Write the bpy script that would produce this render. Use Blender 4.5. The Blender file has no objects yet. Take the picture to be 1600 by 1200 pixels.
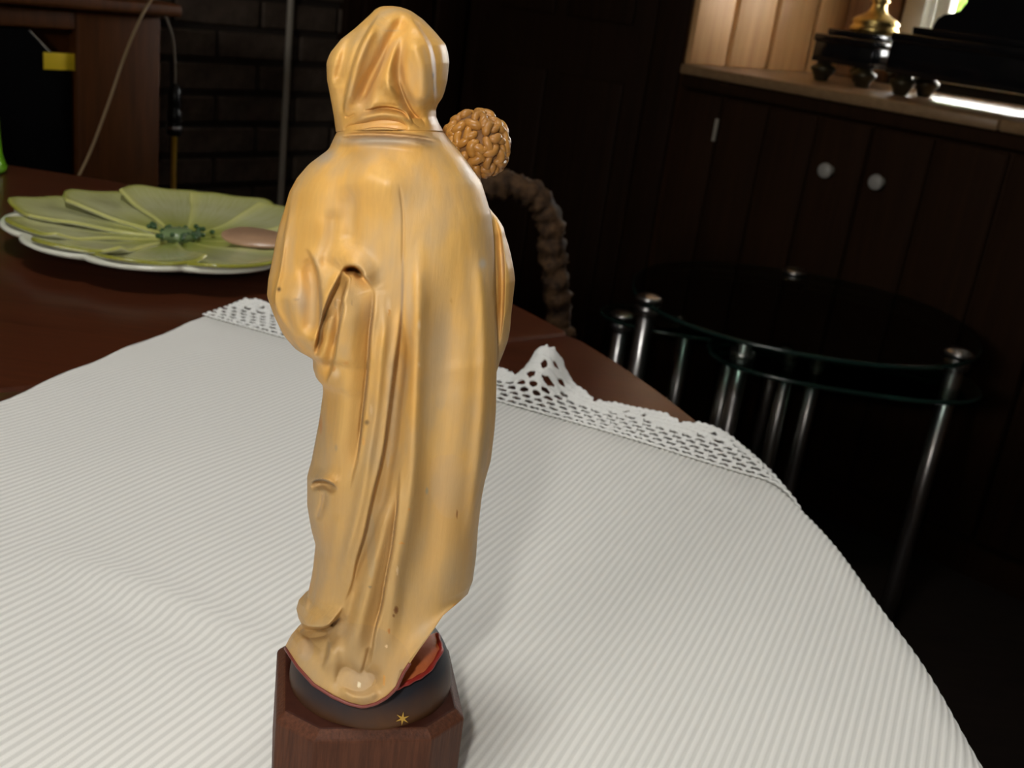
import bpy, bmesh, math, random
import numpy as np
from mathutils import Matrix, Vector
random.seed(4); rng = np.random.default_rng(4)
S = bpy.context.scene
COL = S.collection
pi = math.pi

# ------------------------------------------------------------------ camera, world, flash, exposure
F = 1700.0                       # focal length in pixels of the 1600 px wide frame
ROLL = math.radians(7.574)
PITCH = math.radians(20.08)
TZ = 0.75                        # table top height
CAM = np.array([0.0, 0.0, TZ + 0.26])
cr, sr = math.cos(ROLL), math.sin(ROLL)
FW = np.array([0, math.cos(PITCH), -math.sin(PITCH)])
UP = np.array([0, math.sin(PITCH), math.cos(PITCH)])
RT = np.array([1.0, 0, 0])
CX = cr * RT + sr * UP
CY = -sr * RT + cr * UP

cd = bpy.data.cameras.new('camera')
cd.sensor_width = 36.0
cd.lens = 36.0 * F / 1600.0
cd.clip_start = 0.01
cd.dof.use_dof = True
cd.dof.focus_distance = 0.335
cd.dof.aperture_fstop = 30.0
cam = bpy.data.objects.new('camera', cd)
COL.objects.link(cam)
M = Matrix.Identity(4)
for i in range(3):
    M[i][0] = CX[i]; M[i][1] = CY[i]; M[i][2] = -FW[i]; M[i][3] = CAM[i]
cam.matrix_world = M
S.camera = cam

W = bpy.data.worlds.new('daylight'); S.world = W
W.use_nodes = True
bgn = W.node_tree.nodes['Background']
bgn.inputs[0].default_value = (1.0, 0.985, 0.95, 1)
bgn.inputs[1].default_value = 35.0

fl = bpy.data.lights.new('camera_flash', 'POINT')
fl.energy = 3.0
fl.color = (1.0, 0.96, 0.90)
fl.shadow_soft_size = 0.010
flo = bpy.data.objects.new('camera_flash', fl)
flo.location = Vector(CAM + CX * -0.035 + CY * 0.045 - FW * 0.01)
COL.objects.link(flo)

S.view_settings.view_transform = 'Standard'
S.view_settings.look = 'None'
S.view_settings.gamma = 1.0
S.view_settings.use_curve_mapping = False
S.view_settings.exposure = 0.0

# ------------------------------------------------------------------ helpers
def ray(px, py):
    px = np.asarray(px, float); py = np.asarray(py, float)
    dx = (px - 800.0)[..., None]; dy = (600.0 - py)[..., None]
    return dx * CX + dy * CY + F * FW
def atz(px, py, z):
    r = ray(px, py); return CAM + r * ((z - CAM[2]) / r[..., 2])[..., None]
def aty(px, py, y):
    r = ray(px, py); return CAM + r * (np.asarray(y, float) / r[..., 1])[..., None]

ROOT = {}
def props(o, label=None, cat=None, group=None, kind=None):
    if label: o['label'] = label
    if cat: o['category'] = cat
    if group: o['group'] = group
    if kind: o['kind'] = kind
    return o
def thing(name, loc, label, cat, group=None):
    o = bpy.data.objects.new(name, None); COL.objects.link(o)
    o.empty_display_size = 0.05
    o.location = Vector([float(v) for v in loc]); ROOT[o] = np.array(loc, float)
    return props(o, label, cat, group)
def mk(name, v, f, mat, parent=None, smooth=True, loc=None, kind=None):
    v = np.asarray(v, float)
    if parent is not None: base = ROOT[parent]
    else: base = np.array(loc, float) if loc is not None else np.zeros(3)
    me = bpy.data.meshes.new(name)
    fl_ = f.tolist() if isinstance(f, np.ndarray) else [tuple(int(i) for i in q) for q in f]
    me.from_pydata((v - base).tolist(), [], fl_)
    me.validate(); me.update()
    if smooth: me.polygons.foreach_set('use_smooth', [True] * len(me.polygons))
    if mat: me.materials.append(mat)
    o = bpy.data.objects.new(name, me); COL.objects.link(o)
    ROOT[o] = base
    if parent is not None: o.parent = parent
    else: o.location = Vector(base.tolist())
    if kind: o['kind'] = kind
    return o
def sharp(o, ang=35):
    me = o.data
    bm = bmesh.new(); bm.from_mesh(me)
    for e in bm.edges:
        if len(e.link_faces) == 2 and e.calc_face_angle(0) > math.radians(ang): e.smooth = False
    bm.to_mesh(me); bm.free()
    return o
def frame(o, ex, ez=(0, 0, 1)):
    ex = np.array(ex, float); ex /= np.linalg.norm(ex)
    ez = np.array(ez, float); ey = np.cross(ez, ex)
    return np.array(o, float), np.stack([ex, ey, ez])
WORLD = (np.zeros(3), np.eye(3))
def boxdata(lo, hi, bev=0.0, seg=2):
    bm = bmesh.new()
    bmesh.ops.create_cube(bm, size=1.0)
    lo = np.array(lo, float); hi = np.array(hi, float)
    for v in bm.verts:
        v.co = Vector((lo + hi) / 2 + np.array(v.co) * (hi - lo))
    if bev > 0:
        bmesh.ops.bevel(bm, geom=list(bm.edges), offset=bev, segments=seg, affect='EDGES', profile=0.5)
    bm.verts.index_update()
    v = np.array([list(x.co) for x in bm.verts]); f = [[x.index for x in q.verts] for q in bm.faces]
    bm.free(); return v, f
def tf(fr, v): return fr[0] + np.asarray(v, float) @ fr[1]
def box(name, lo, hi, mat, parent=None, fr=WORLD, bev=0.002, loc=None, kind=None):
    v, f = boxdata(lo, hi, bev)
    o = mk(name, tf(fr, v), f, mat, parent, True, loc, kind)
    return sharp(o, 50)
def merge(parts):
    V = []; Fa = []; n = 0
    for v, f in parts:
        V.append(np.asarray(v, float)); Fa += [[i + n for i in q] for q in f]; n += len(v)
    return np.vstack(V), Fa
def prism(poly, z0, z1, bev=0.0, seg=2):
    bm = bmesh.new()
    b = [bm.verts.new((p[0], p[1], z0)) for p in poly]
    t = [bm.verts.new((p[0], p[1], z1)) for p in poly]
    n = len(poly)
    bm.faces.new(list(reversed(b))); tfc = bm.faces.new(t)
    for i in range(n): bm.faces.new((b[i], b[(i + 1) % n], t[(i + 1) % n], t[i]))
    if bev > 0:
        ed = [e for e in bm.edges if abs(e.verts[0].co.z - e.verts[1].co.z) < 1e-7]
        bmesh.ops.bevel(bm, geom=ed, offset=bev, segments=seg, affect='EDGES', profile=0.5)
    bm.verts.index_update()
    v = np.array([list(x.co) for x in bm.verts]); f = [[x.index for x in q.verts] for q in bm.faces]
    bm.free(); return v, f
def lathe(prof, n=32, c=(0, 0, 0)):
    prof = np.array(prof, float); m = len(prof)
    a = np.linspace(0, 2 * pi, n, endpoint=False)
    V = np.stack([prof[:, None, 0] * np.cos(a), prof[:, None, 0] * np.sin(a), np.repeat(prof[:, 1:2], n, 1)], -1).reshape(-1, 3) + np.array(c)
    f = [[i * n + j, i * n + (j + 1) % n, (i + 1) * n + (j + 1) % n, (i + 1) * n + j] for i in range(m - 1) for j in range(n)]
    f.append(list(reversed(range(n)))); f.append([(m - 1) * n + j for j in range(n)])
    return V, f
def tube(pts, r, n=10, cap=True):
    pts = np.array(pts, float); m = len(pts)
    r = np.full(m, r, float) if np.isscalar(r) else np.array(r, float)
    t = np.gradient(pts, axis=0); t /= np.linalg.norm(t, axis=1)[:, None] + 1e-12
    up = np.array([0.31, 0.2, 0.93]); 
    n1 = np.cross(t[0], up); n1 /= np.linalg.norm(n1)
    V = []
    for i in range(m):
        n1 = n1 - t[i] * (n1 @ t[i]); n1 /= np.linalg.norm(n1) + 1e-12
        n2 = np.cross(t[i], n1)
        a = np.linspace(0, 2 * pi, n, endpoint=False)
        V.append(pts[i] + r[i] * (np.cos(a)[:, None] * n1 + np.sin(a)[:, None] * n2))
    V = np.vstack(V)
    f = [[i * n + j, i * n + (j + 1) % n, (i + 1) * n + (j + 1) % n, (i + 1) * n + j] for i in range(m - 1) for j in range(n)]
    if cap: f.append(list(reversed(range(n)))); f.append([(m - 1) * n + j for j in range(n)])
    return V, f
def smoothline(pts, n):
    pts = np.array(pts, float)
    P = np.vstack([2 * pts[0] - pts[1], pts, 2 * pts[-1] - pts[-2]])
    out = []; m = len(pts) - 1
    for k in range(n):
        x = k / (n - 1) * m; i = min(int(x), m - 1); t = x - i
        a, b, c, d = P[i:i + 4]
        out.append(.5 * ((2 * b) + (c - a) * t + (2 * a - 5 * b + 4 * c - d) * t * t + (3 * b - a - 3 * c + d) * t ** 3))
    return np.array(out)
def sphere(c, r, nu=24, nv=14):
    th = np.linspace(0.02, pi - .02, nv)
    return lathe(np.stack([np.sin(th) * 1, -np.cos(th)], 1), nu)[0] * np.array(r) + np.array(c), lathe(np.stack([np.sin(th), -np.cos(th)], 1), nu)[1]
def modapply(o, *mods):
    for t, kw in mods:
        m = o.modifiers.new(t, t)
        for k, v in kw.items(): setattr(m, k, v)
    return o

# ------------------------------------------------------------------ materials
def lin(*c):
    return tuple(((x / 255) / 12.92 if x / 255 <= .04045 else ((x / 255 + .055) / 1.055) ** 2.4) for x in c)
class Mat:
    def __init__(s, name, col=(.5, .5, .5), rough=.5, spec=.5, metal=0, coat=0, **k):
        s.m = bpy.data.materials.new(name); s.m.use_nodes = True
        s.t = s.m.node_tree; s.n = s.t.nodes; s.l = s.t.links
        s.b = s.n['Principled BSDF']
        s.b.inputs['Base Color'].default_value = (*col, 1)
        s.b.inputs['Roughness'].default_value = rough
        s.b.inputs['Specular IOR Level'].default_value = spec
        s.b.inputs['Metallic'].default_value = metal
        s.b.inputs['Coat Weight'].default_value = coat
        s.b.inputs['Coat Roughness'].default_value = .12
        s.tc = s.n.new('ShaderNodeTexCoord')
    def node(s, t, **k):
        n = s.n.new(t)
        for a, v in k.items():
            if a.startswith('_'): n.inputs[a[1:].replace('_', ' ')].default_value = v
            else: setattr(n, a, v)
        return n
    def coords(s, scale=(1, 1, 1), rot=(0, 0, 0), src='Object'):
        mp = s.node('ShaderNodeMapping'); mp.inputs['Scale'].default_value = scale; mp.inputs['Rotation'].default_value = rot
        s.l.new(s.tc.outputs[src], mp.inputs[0]); return mp.outputs[0]
    def noise(s, vec, scale=5, detail=4, rough=.55):
        n = s.node('ShaderNodeTexNoise', _Scale=scale, _Detail=detail, _Roughness=rough)
        s.l.new(vec, n.inputs['Vector']); return n.outputs['Fac']
    def ramp(s, fac, stops):
        r = s.node('ShaderNodeValToRGB'); e = r.color_ramp.elements
        while len(e) < len(stops): e.new(.5)
        for i, (p, c) in enumerate(stops):
            e[i].position = p; e[i].color = (*c, 1) if len(c) == 3 else c
        s.l.new(fac, r.inputs[0]); return r.outputs[0]
    def mix(s, fac, a, b, mode='MIX'):
        m = s.node('ShaderNodeMix', data_type='RGBA', blend_type=mode)
        for sock, v in ((m.inputs['Factor'], fac), (m.inputs[6], a), (m.inputs[7], b)):
            if isinstance(v, (int, float)): sock.default_value = v
            elif isinstance(v, tuple): sock.default_value = (*v, 1) if len(v) == 3 else v
            else: s.l.new(v, sock)
        return m.outputs[2]
    def color(s, out): s.l.new(out, s.b.inputs['Base Color']); return s
    def rough(s, out): s.l.new(out, s.b.inputs['Roughness']); return s
    def bump(s, h, strength=.3, dist=.001):
        b = s.node('ShaderNodeBump', _Strength=strength, _Distance=dist)
        s.l.new(h, b.inputs['Height']); s.l.new(b.outputs[0], s.b.inputs['Normal']); return s

def woodmat(name, dark, light, rough=.4, grain=(30, 30, 2), scale=1.0, coat=0, spec=.5, bump=.15, rot=(0, 0, 0)):
    m = Mat(name, light, rough, spec, coat=coat)
    v = m.coords(tuple(g * scale for g in grain), rot)
    n = m.noise(v, 3, 6, .6)
    v2 = m.coords((3 * scale, 3 * scale, 1.2 * scale), rot)
    n2 = m.noise(v2, 1.5, 3)
    c = m.ramp(n, [(.3, dark), (.7, light)])
    c2 = m.mix(n2, tuple(x * .72 for x in light), c, 'MIX')
    m.color(m.mix(.7, c, c2)); m.bump(n, bump, .0008)
    return m.m

mahog = woodmat('polished_mahogany', (.030, .007, .003), (.088, .023, .008), .28, (2, 60, 20), 1, 0, .30, .05)
mahog_base = woodmat('mahogany_turned', (.02, .006, .003), (.06, .016, .007), .3, (20, 20, 2), 1, 0, .5, .1)
plinthw = woodmat('plinth_wood', (.022, .006, .004), (.060, .018, .010), .42, (60, 60, 500), 1, 0, .25, .15)
plinthd = woodmat('plinth_wood_side', (.040, .012, .006), (.115, .040, .018), .55, (300, 300, 20), 1, 0, .2, .3)
darkdoor = woodmat('dark_door_wood', (.012, .005, .0022), (.026, .011, .0045), .7, (25, 25, 1.5), 1, 0, .1, .2)
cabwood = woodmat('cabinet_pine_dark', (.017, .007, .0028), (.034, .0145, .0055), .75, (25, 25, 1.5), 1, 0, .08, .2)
cabtop = woodmat('cabinet_top_wood', (.20, .11, .05), (.36, .22, .11), .3, (5, 30, 30), 1, 0, .5, .1)
pine = woodmat('honey_pine', (.56, .27, .095), (.80, .47, .20), .5, (14, 14, 1.0), 1, 0, .4, .1)
pinegroove = woodmat('pine_shadow', (.06, .02, .008), (.10, .04, .015), .6, (14, 14, 1), 1, 0, .3, .1)
redcab = woodmat('reddish_cabinet_wood', (.032, .009, .0015), (.10, .030, .005), .55, (25, 25, 2), 1, 0, .15, .15)
floorm = woodmat('dark_floor_boards', (.012, .008, .006), (.03, .02, .015), .6, (3, 25, 3), 1, 0, .3, .2)
white_paint = Mat('white_window_paint', lin(225, 222, 205), .45).m
plaster = Mat('dim_plaster', lin(92, 84, 74), .9, .2)
plaster.bump(plaster.noise(plaster.coords((1, 1, 1)), 40), .2, .003); plaster = plaster.m
ceilm = Mat('ceiling_paint', lin(110, 100, 88), .9, .2).m
bm_ = Mat('painted_brick', lin(88, 74, 64), .8, .25)
nb = bm_.noise(bm_.coords((1, 1, 1)), 25, 5)
bm_.color(bm_.ramp(nb, [(.3, lin(70, 57, 48)), (.7, lin(96, 82, 70))])); bm_.bump(nb, .5, .004); brickm = bm_.m
mortar = Mat('grey_mortar', lin(58, 50, 44), .9, .2).m
blackm = Mat('black_marble', (.006, .006, .007), .12, .6).m
blackglass = Mat('black_glass', (.004, .004, .0045), .08, .5).m
blackpl = Mat('black_plastic', (.01, .01, .011), .3, .5).m
brass = Mat('old_brass', (.55, .40, .14), .32, metal=1).m
chrome = Mat('chrome', (.62, .60, .60), .28, metal=1).m
knobm = Mat('white_ceramic', lin(165, 160, 152), .2, .6).m
yellow = Mat('yellow_sticker', lin(232, 200, 40), .5).m
cordm = Mat('beige_cord', lin(135, 112, 78), .5).m
pipem = Mat('grey_painted_pipe', lin(165, 155, 140), .35).m
def glassmat(name, col, fac=.06, tint=(1, 1, 1)):
    m = Mat(name); t = m.t
    tr = m.node('ShaderNodeBsdfTransparent'); tr.inputs[0].default_value = (*tint, 1)
    gl = m.node('ShaderNodeBsdfGlossy', _Roughness=.02); gl.inputs[0].default_value = (*col, 1)
    fr = m.node('ShaderNodeFresnel', _IOR=1.5)
    mx = m.node('ShaderNodeMixShader'); 
    m.l.new(fr.outputs[0], mx.inputs[0]); m.l.new(tr.outputs[0], mx.inputs[1]); m.l.new(gl.outputs[0], mx.inputs[2])
    m.l.new(mx.outputs[0], m.n['Material Output'].inputs[0]); return m.m
pane_m = glassmat('window_pane_glass', (1, 1, 1))
tglass = glassmat('table_glass', (.95, 1, .98), tint=(.80, .90, .86))
tglass_edge = Mat('glass_edge_green', (.010, .028, .022), .15, .5).m
greeng = Mat('lime_green_glass', lin(120, 190, 30), .15, .5)
greeng.b.inputs['Transmission Weight'].default_value = .3; greeng = greeng.m
leafm = Mat('hedge_leaf', lin(120, 165, 50), .6)
leafm.color(leafm.ramp(leafm.noise(leafm.coords((1, 1, 1)), 9), [(.35, lin(70, 120, 25)), (.7, lin(190, 215, 110))])); leafm = leafm.m

def carvedmat(name, base, warm, grey, rough=.38, spec=.5):
    m = Mat(name, base, rough, spec)
    gr = m.noise(m.coords((700, 700, 60)), 1.0, 4, .6)
    big = m.noise(m.coords((38, 38, 22)), 1.0, 4, .6)
    big2 = m.noise(m.coords((60, 60, 26)), 1.3, 3, .55)
    c = m.ramp(gr, [(.25, tuple(x * .91 for x in base)), (.75, tuple(min(1, x * 1.06) for x in base))])
    c = m.mix(m.ramp(big, [(.42, (0, 0, 0)), (.70, (.75, .75, .75))]), c, warm)
    c = m.mix(m.ramp(big2, [(.46, (0, 0, 0)), (.70, (.75, .75, .75))]), c, grey)
    at = m.node('ShaderNodeVertexColor', layer_name='paint')
    c = m.mix(at.outputs['Alpha'], c, at.outputs['Color'])
    m.color(c)
    m.rough(m.ramp(big2, [(.3, (rough - .06,) * 3), (.8, (rough + .12,) * 3)]))
    fc = m.noise(m.coords((150, 150, 110)), 1.0, 2, .5)
    hh = m.node('ShaderNodeMath', operation='MULTIPLY_ADD'); hh.inputs[1].default_value = 3.0
    m.l.new(fc, hh.inputs[0]); m.l.new(gr, hh.inputs[2])
    m.bump(hh.outputs[0], .30, .00035)
    return m.m
cloakm = carvedmat('ochre_painted_wood', (.62, .365, .110), (.64, .325, .065), (.43, .31, .175), .43, .30)
curlm = carvedmat('gilt_brown_curls', (.43, .195, .038), (.54, .27, .055), (.30, .14, .04), .36, .42)
scalpm = carvedmat('dull_brown_scalp', (.20, .095, .035), (.22, .10, .03), (.18, .10, .05), .6, .2)
skinm = Mat('painted_flesh', lin(215, 165, 130), .45).m
redm = Mat('red_painted_edge', (.30, .018, .012), .45).m
gownm = carvedmat('faded_red_gown', (.50, .135, .045), (.55, .17, .055), (.40, .09, .04), .6, .25)
globem = Mat('blue_brown_globe', (.05, .04, .04), .48, .22)
gn = globem.noise(globem.coords((1, 1, 1)), 45, 5)
sep = globem.node('ShaderNodeSeparateXYZ'); globem.l.new(globem.tc.outputs['Object'], sep.inputs[0])
gz = globem.node('ShaderNodeMath', operation='MULTIPLY_ADD'); gz.inputs[1].default_value = 26.0; gz.inputs[2].default_value = -.82
globem.l.new(sep.outputs[2], gz.inputs[0])
ga = globem.node('ShaderNodeMath', operation='MULTIPLY_ADD'); ga.inputs[1].default_value = .55
globem.l.new(gn, ga.inputs[0]); globem.l.new(gz.outputs[0], ga.inputs[2])
globem.color(globem.ramp(ga.outputs[0], [(.38, (.085, .036, .014)), (.68, (.022, .022, .028))])); globem = globem.m
gold = Mat('gold_paint', (.55, .33, .05), .4, metal=.3).m

# ------------------------------------------------------------------ room (axes turned 42 degrees to the view)
A42 = math.radians(42)
w1 = np.array([math.sin(A42), math.cos(A42), 0]); w2 = np.array([-math.cos(A42), math.sin(A42), 0])
PB = np.array([-.742, 2.583, 0])           # a point on the brick wall
CA = np.array([.29, 2.58, 0])              # front left corner of the window cupboard
DEPTH = .70
RF = (CA, np.stack([-w2, w1, [0, 0, 1]]))  # cupboard frame: x along its front to the right, y into it
BF = (PB, np.stack([w1, w2, [0, 0, 1]]))   # brick wall frame: x along the wall, y behind it
HC = 2.5
x_in = float((CA - PB) @ -w2)              # partition depth between the two wall lines
bxc = float((CA - PB) @ w1)                # partition position along the brick wall
L_NEAR = -4.9
RW = 4.3
def struct(o, nm=None): o['kind'] = 'structure'; return o
# brick wall: mortar slab and single bricks where the photo shows them
wl = box('wall_left', (L_NEAR, .0, 0), (bxc + .1, .12, HC), mortar, fr=BF, bev=0); struct(wl)
wl_bricks = bmesh.new(); bm_brick = boxdata((-.105, -.012, -.029), (.105, .004, .029), .004, 1)
me0 = bpy.data.meshes.new('brick'); me0.from_pydata(bm_brick[0].tolist(), [], bm_brick[1]); me0.materials.append(brickm)
for p in me0.polygons: p.use_smooth = False
rotB = Matrix(((w1[0], w2[0], 0), (w1[1], w2[1], 0), (0, 0, 1))).to_4x4()
for row in range(6, 15):
    zc = row * .072 + .005
    for k in range(-2, 3):
        xc = k * .22 + (.11 if row % 2 else 0) - .04
        if xc < -.40 or xc > .40: continue
        o = bpy.data.objects.new('brick', me0); COL.objects.link(o); o.parent = wl
        pos = PB + w1 * xc + w2 * (random.uniform(-.0015, .0015))
        mw = Matrix.Translation(Vector(pos) + Vector((0, 0, zc))) @ rotB
        o.matrix_local = mw
# partition with dark door, from brick wall out to the cupboard corner
PF = (np.array([*(PB + w1 * bxc)[:2], 0]), np.stack([-w2, w1, [0, 0, 1]]))
struct(box('wall_partition', (0, .03, 0), (x_in - .02, .10, HC), darkdoor, fr=PF, bev=0))
tr1 = struct(box('trim_1', (x_in - .085, -.012, 0), (x_in - .004, .03, HC), darkdoor, fr=PF, bev=.004))
dr = struct(box('door_1', (.10, .0, .01), (x_in - .10, .04, 2.1), darkdoor, fr=PF, bev=.003))
for (a, b, c, d) in ((.17, .36, .15, .82), (.40, .61, .15, .82), (.17, .36, .95, 2.0), (.40, .61, .95, 2.0)):
    v1 = boxdata((a, -.010, c), (b, .0, d), .008, 2)
    mk('door_panel', tf(PF, v1[0]), v1[1], darkdoor, dr)
for q in (.08, .0):
    pass
# dark door leaf standing on the brick wall right of the pipe
dr2 = struct(box('door_2', (.30, -.03, 0), (bxc - .03, .01, 2.1), darkdoor, fr=BF, bev=.004))
for a in (.345, .465, .585):
    v1 = boxdata((a, -.042, .05), (a + .105, -.028, 2.05), .005, 2)
    mk('door_panel', tf(BF, v1[0]), v1[1], darkdoor, dr2)
pp = BF[0] + w1 * .143 - w2 * .02
pipe = mk('wall_pipe', *tube([pp + [0, 0, z] for z in (0.0, .4, .8, 1.2, 1.8, HC)], .0085, 12), pipem, loc=pp)
props(pipe, 'thin pale pipe running straight up the dim brick wall', 'pipe')

# planked end wall beside the window, then the window wall
pw = struct(box('wall_back', (-.012, 0, 0), (-.004 + .0, DEPTH, HC), pinegroove, fr=(CA, np.stack([-w2, w1, [0, 0, 1]])), bev=0))
edges = [0.0, .16, .337, .530, DEPTH + .01]
for a, b in zip(edges[:-1], edges[1:]):
    v = boxdata((-.006, a + .0065, .886), (.010, b - .0065, HC), .006, 2)
    mk('plank', tf(RF, v[0]), v[1], pine, pw)
WX0, WX1, WZ0, WZ1 = .17, 1.05, .93, 2.3
ww = struct(mk('wall_right', *merge([(tf(RF, v), f) for v, f in (
    boxdata((-.02, DEPTH, 0), (RW, DEPTH + .10, WZ0)), boxdata((-.02, DEPTH, WZ1), (RW, DEPTH + .10, HC)),
    boxdata((-.02, DEPTH, WZ0), (WX0, DEPTH + .10, WZ1)), boxdata((WX1, DEPTH, WZ0), (RW, DEPTH + .10, WZ1)))]), plaster, smooth=False))
for a, b in ((.012, .075), (.082, .155)):
    v = boxdata((a, DEPTH - .03, .885), (b, DEPTH - .002, HC - .1), .006, 2)
    mk('plank', tf(RF, v[0]), v[1], woodmat('knotty_trim', (.14, .055, .02), (.40, .20, .08), .5, (16, 16, 1.6)), ww)
win = struct(mk('window_1', *merge([(tf(RF, v), f) for v, f in (
    boxdata((WX0, DEPTH - .04, WZ0), (WX0 + .055, DEPTH + .08, WZ1), .004), boxdata((WX1 - .06, DEPTH - .04, WZ0), (WX1, DEPTH + .08, WZ1), .004),
    boxdata((WX0, DEPTH - .04, WZ1 - .06), (WX1, DEPTH + .08, WZ1), .004), boxdata((WX0 + .0, DEPTH - .05, WZ0 - .02), (WX1, DEPTH + .09, WZ0 + .03), .004))]), white_paint))
sharp(win, 40)
for a, b in ((WX0 + .06, .61), (.61, WX1 - .065)):
    v = merge([boxdata((a, DEPTH + .01, WZ0 + .03), (a + .035, DEPTH + .05, WZ1 - .06), .003), boxdata((b - .035, DEPTH + .01, WZ0 + .03), (b, DEPTH + .05, WZ1 - .06), .003),
               boxdata((a, DEPTH + .01, WZ0 + .03), (b, DEPTH + .05, WZ0 + .07), .003), boxdata((a, DEPTH + .01, WZ1 - .10), (b, DEPTH + .05, WZ1 - .06), .003)])
    sharp(mk('window_sash', tf(RF, v[0]), v[1], white_paint, win), 40)
    v = boxdata((a + .03, DEPTH + .028, WZ0 + .06), (b - .03, DEPTH + .032, WZ1 - .09))
    mk('window_pane', tf(RF, v[0]), v[1], pane_m, win, smooth=False)
# the two walls behind the camera, each with its window, floor and ceiling
YN = L_NEAR + .2                      # along w1 from the brick point
def wallwin(name, fr, x0, x1, wx0, wx1, wz0, wz1, wn):
    o = struct(mk(name, *merge([(tf(fr, v), f) for v, f in (boxdata((x0, 0, 0), (x1, .1, wz0)), boxdata((x0, 0, wz1), (x1, .1, HC)),
        boxdata((x0, 0, wz0), (wx0, .1, wz1)), boxdata((wx1, 0, wz0), (x1, .1, wz1)))]), plaster, smooth=False))
    w = struct(mk(wn, *merge([(tf(fr, v), f) for v, f in (boxdata((wx0, -.03, wz0), (wx0 + .05, .08, wz1), .004), boxdata((wx1 - .05, -.03, wz0), (wx1, .08, wz1), .004),
        boxdata((wx0, -.03, wz0), (wx1, .08, wz0 + .05), .004), boxdata((wx0, -.03, wz1 - .05), (wx1, .08, wz1), .004))]), white_paint, smooth=False))
    v = boxdata((wx0 + .05, .03, wz0 + .05), (wx1 - .05, .034, wz1 - .05))
    mk('window_pane', tf(fr, v[0]), v[1], pane_m, w, smooth=False)
    return o
def portal(fr, x0, x1, z0, z1, y):
    l = bpy.data.lights.new('window_portal', 'AREA'); l.shape = 'RECTANGLE'; l.size = x1 - x0; l.size_y = z1 - z0
    l.cycles.is_portal = True
    o = bpy.data.objects.new('window_portal', l); COL.objects.link(o)
    c = tf(fr, [((x0 + x1) / 2, y, (z0 + z1) / 2)])[0]
    ex = fr[1][0]; ny = -fr[1][1]      # light shines to -z of the lamp = into the room
    zax = -ny; yax = np.array([0, 0, 1.0]); xax = np.cross(yax, zax)
    m = Matrix.Identity(4)
    for i in range(3): m[i][0] = xax[i]; m[i][1] = yax[i]; m[i][2] = zax[i]; m[i][3] = c[i]
    o.matrix_world = m
portal(RF, WX0, WX1, WZ0, WZ1, DEPTH + .12)
NB = (np.array([*(-w1 * 1.75)[:2], 0]), np.stack([w2, -w1, [0, 0, 1]]))      # behind the camera, facing the window wall
NR = (np.array([*(-w2 * 2.0)[:2], 0]), np.stack([-w1, -w2, [0, 0, 1]]))      # right of the camera, facing the brick wall
NW = (-.34, .26, 1.3, 1.9)
wallwin('wall_near', NB, -2.1, 2.4, *NW, 'window_2'); portal(NB, *NW, .12)
struct(mk('wall_far_right', *[(tf(NR, v), f) for v, f in (boxdata((-3.0, 0, 0), (1.9, .1, HC)),)][0], plaster, smooth=False))
fp = [(-4.5, -3.5), (4.5, -3.5), (4.5, 5.5), (-4.5, 5.5)]
struct(mk('floor', *prism(fp, -.08, 0), floorm, smooth=False))
SKX, SKY, SKW = -.24, .16, .235      # unseen roof window, added over the table to light the cloth
struct(mk('ceiling', *merge([boxdata((-4.5, -3.5, HC), (SKX - SKW, 5.5, HC + .08)), boxdata((SKX + SKW, -3.5, HC), (4.5, 5.5, HC + .08)),
    boxdata((SKX - SKW, -3.5, HC), (SKX + SKW, SKY - SKW, HC + .08)), boxdata((SKX - SKW, SKY + SKW, HC), (SKX + SKW, 5.5, HC + .08))]), ceilm, smooth=False))
sw = struct(mk('fill_roof_window', *merge([boxdata((SKX - SKW, SKY - SKW, HC - .01), (SKX - SKW + .04, SKY + SKW, HC + .1), .003), boxdata((SKX + SKW - .04, SKY - SKW, HC - .01), (SKX + SKW, SKY + SKW, HC + .1), .003),
    boxdata((SKX - SKW, SKY - SKW, HC - .01), (SKX + SKW, SKY - SKW + .04, HC + .1), .003), boxdata((SKX - SKW, SKY + SKW - .04, HC - .01), (SKX + SKW, SKY + SKW, HC + .1), .003)]), white_paint, smooth=False))
mk('window_pane', *boxdata((SKX - SKW + .04, SKY - SKW + .04, HC + .05), (SKX + SKW - .04, SKY + SKW - .04, HC + .054)), pane_m, sw, smooth=False)
pl_ = bpy.data.lights.new('window_portal', 'AREA'); pl_.shape = 'SQUARE'; pl_.size = 2 * SKW; pl_.cycles.is_portal = True
po = bpy.data.objects.new('window_portal', pl_); po.location = (SKX, SKY, HC + .12); COL.objects.link(po)

# hedge outside the window
def hedge(c, r, n, lab):
    V = []; Fa = []
    k = 0
    for i in range(n):
        u = rng.normal(size=3); u /= np.linalg.norm(u); p = c + u * r * rng.uniform(.75, 1.05)
        a = rng.normal(size=3); a /= np.linalg.norm(a); b = np.cross(a, u); b /= np.linalg.norm(b) + 1e-9
        s = rng.uniform(.03, .06)
        V += [p - a * s, p + b * s * .45, p + a * s, p - b * s * .45]; Fa.append([k, k + 1, k + 2, k + 3]); k += 4
    t = thing('garden_bush', (c[0], c[1], 0), lab, 'bush')
    mk('foliage', V, Fa, leafm, t, kind='stuff')
    v, f = sphere(c, np.array(r) * .85, 16, 10); mk('bush_core', v, f, leafm, t)
    mk('stem', *tube([(c[0], c[1], 0), (c[0], c[1], c[2])], .04, 8), cabwood, t)
    return t
hr = ray(1512, 12); hc = CAM + hr / np.linalg.norm(hr) * 6.6
hedge(hc, np.array([.7, .7, .9]), 3000, 'sunlit green bush seen outside the window at top right')

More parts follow.
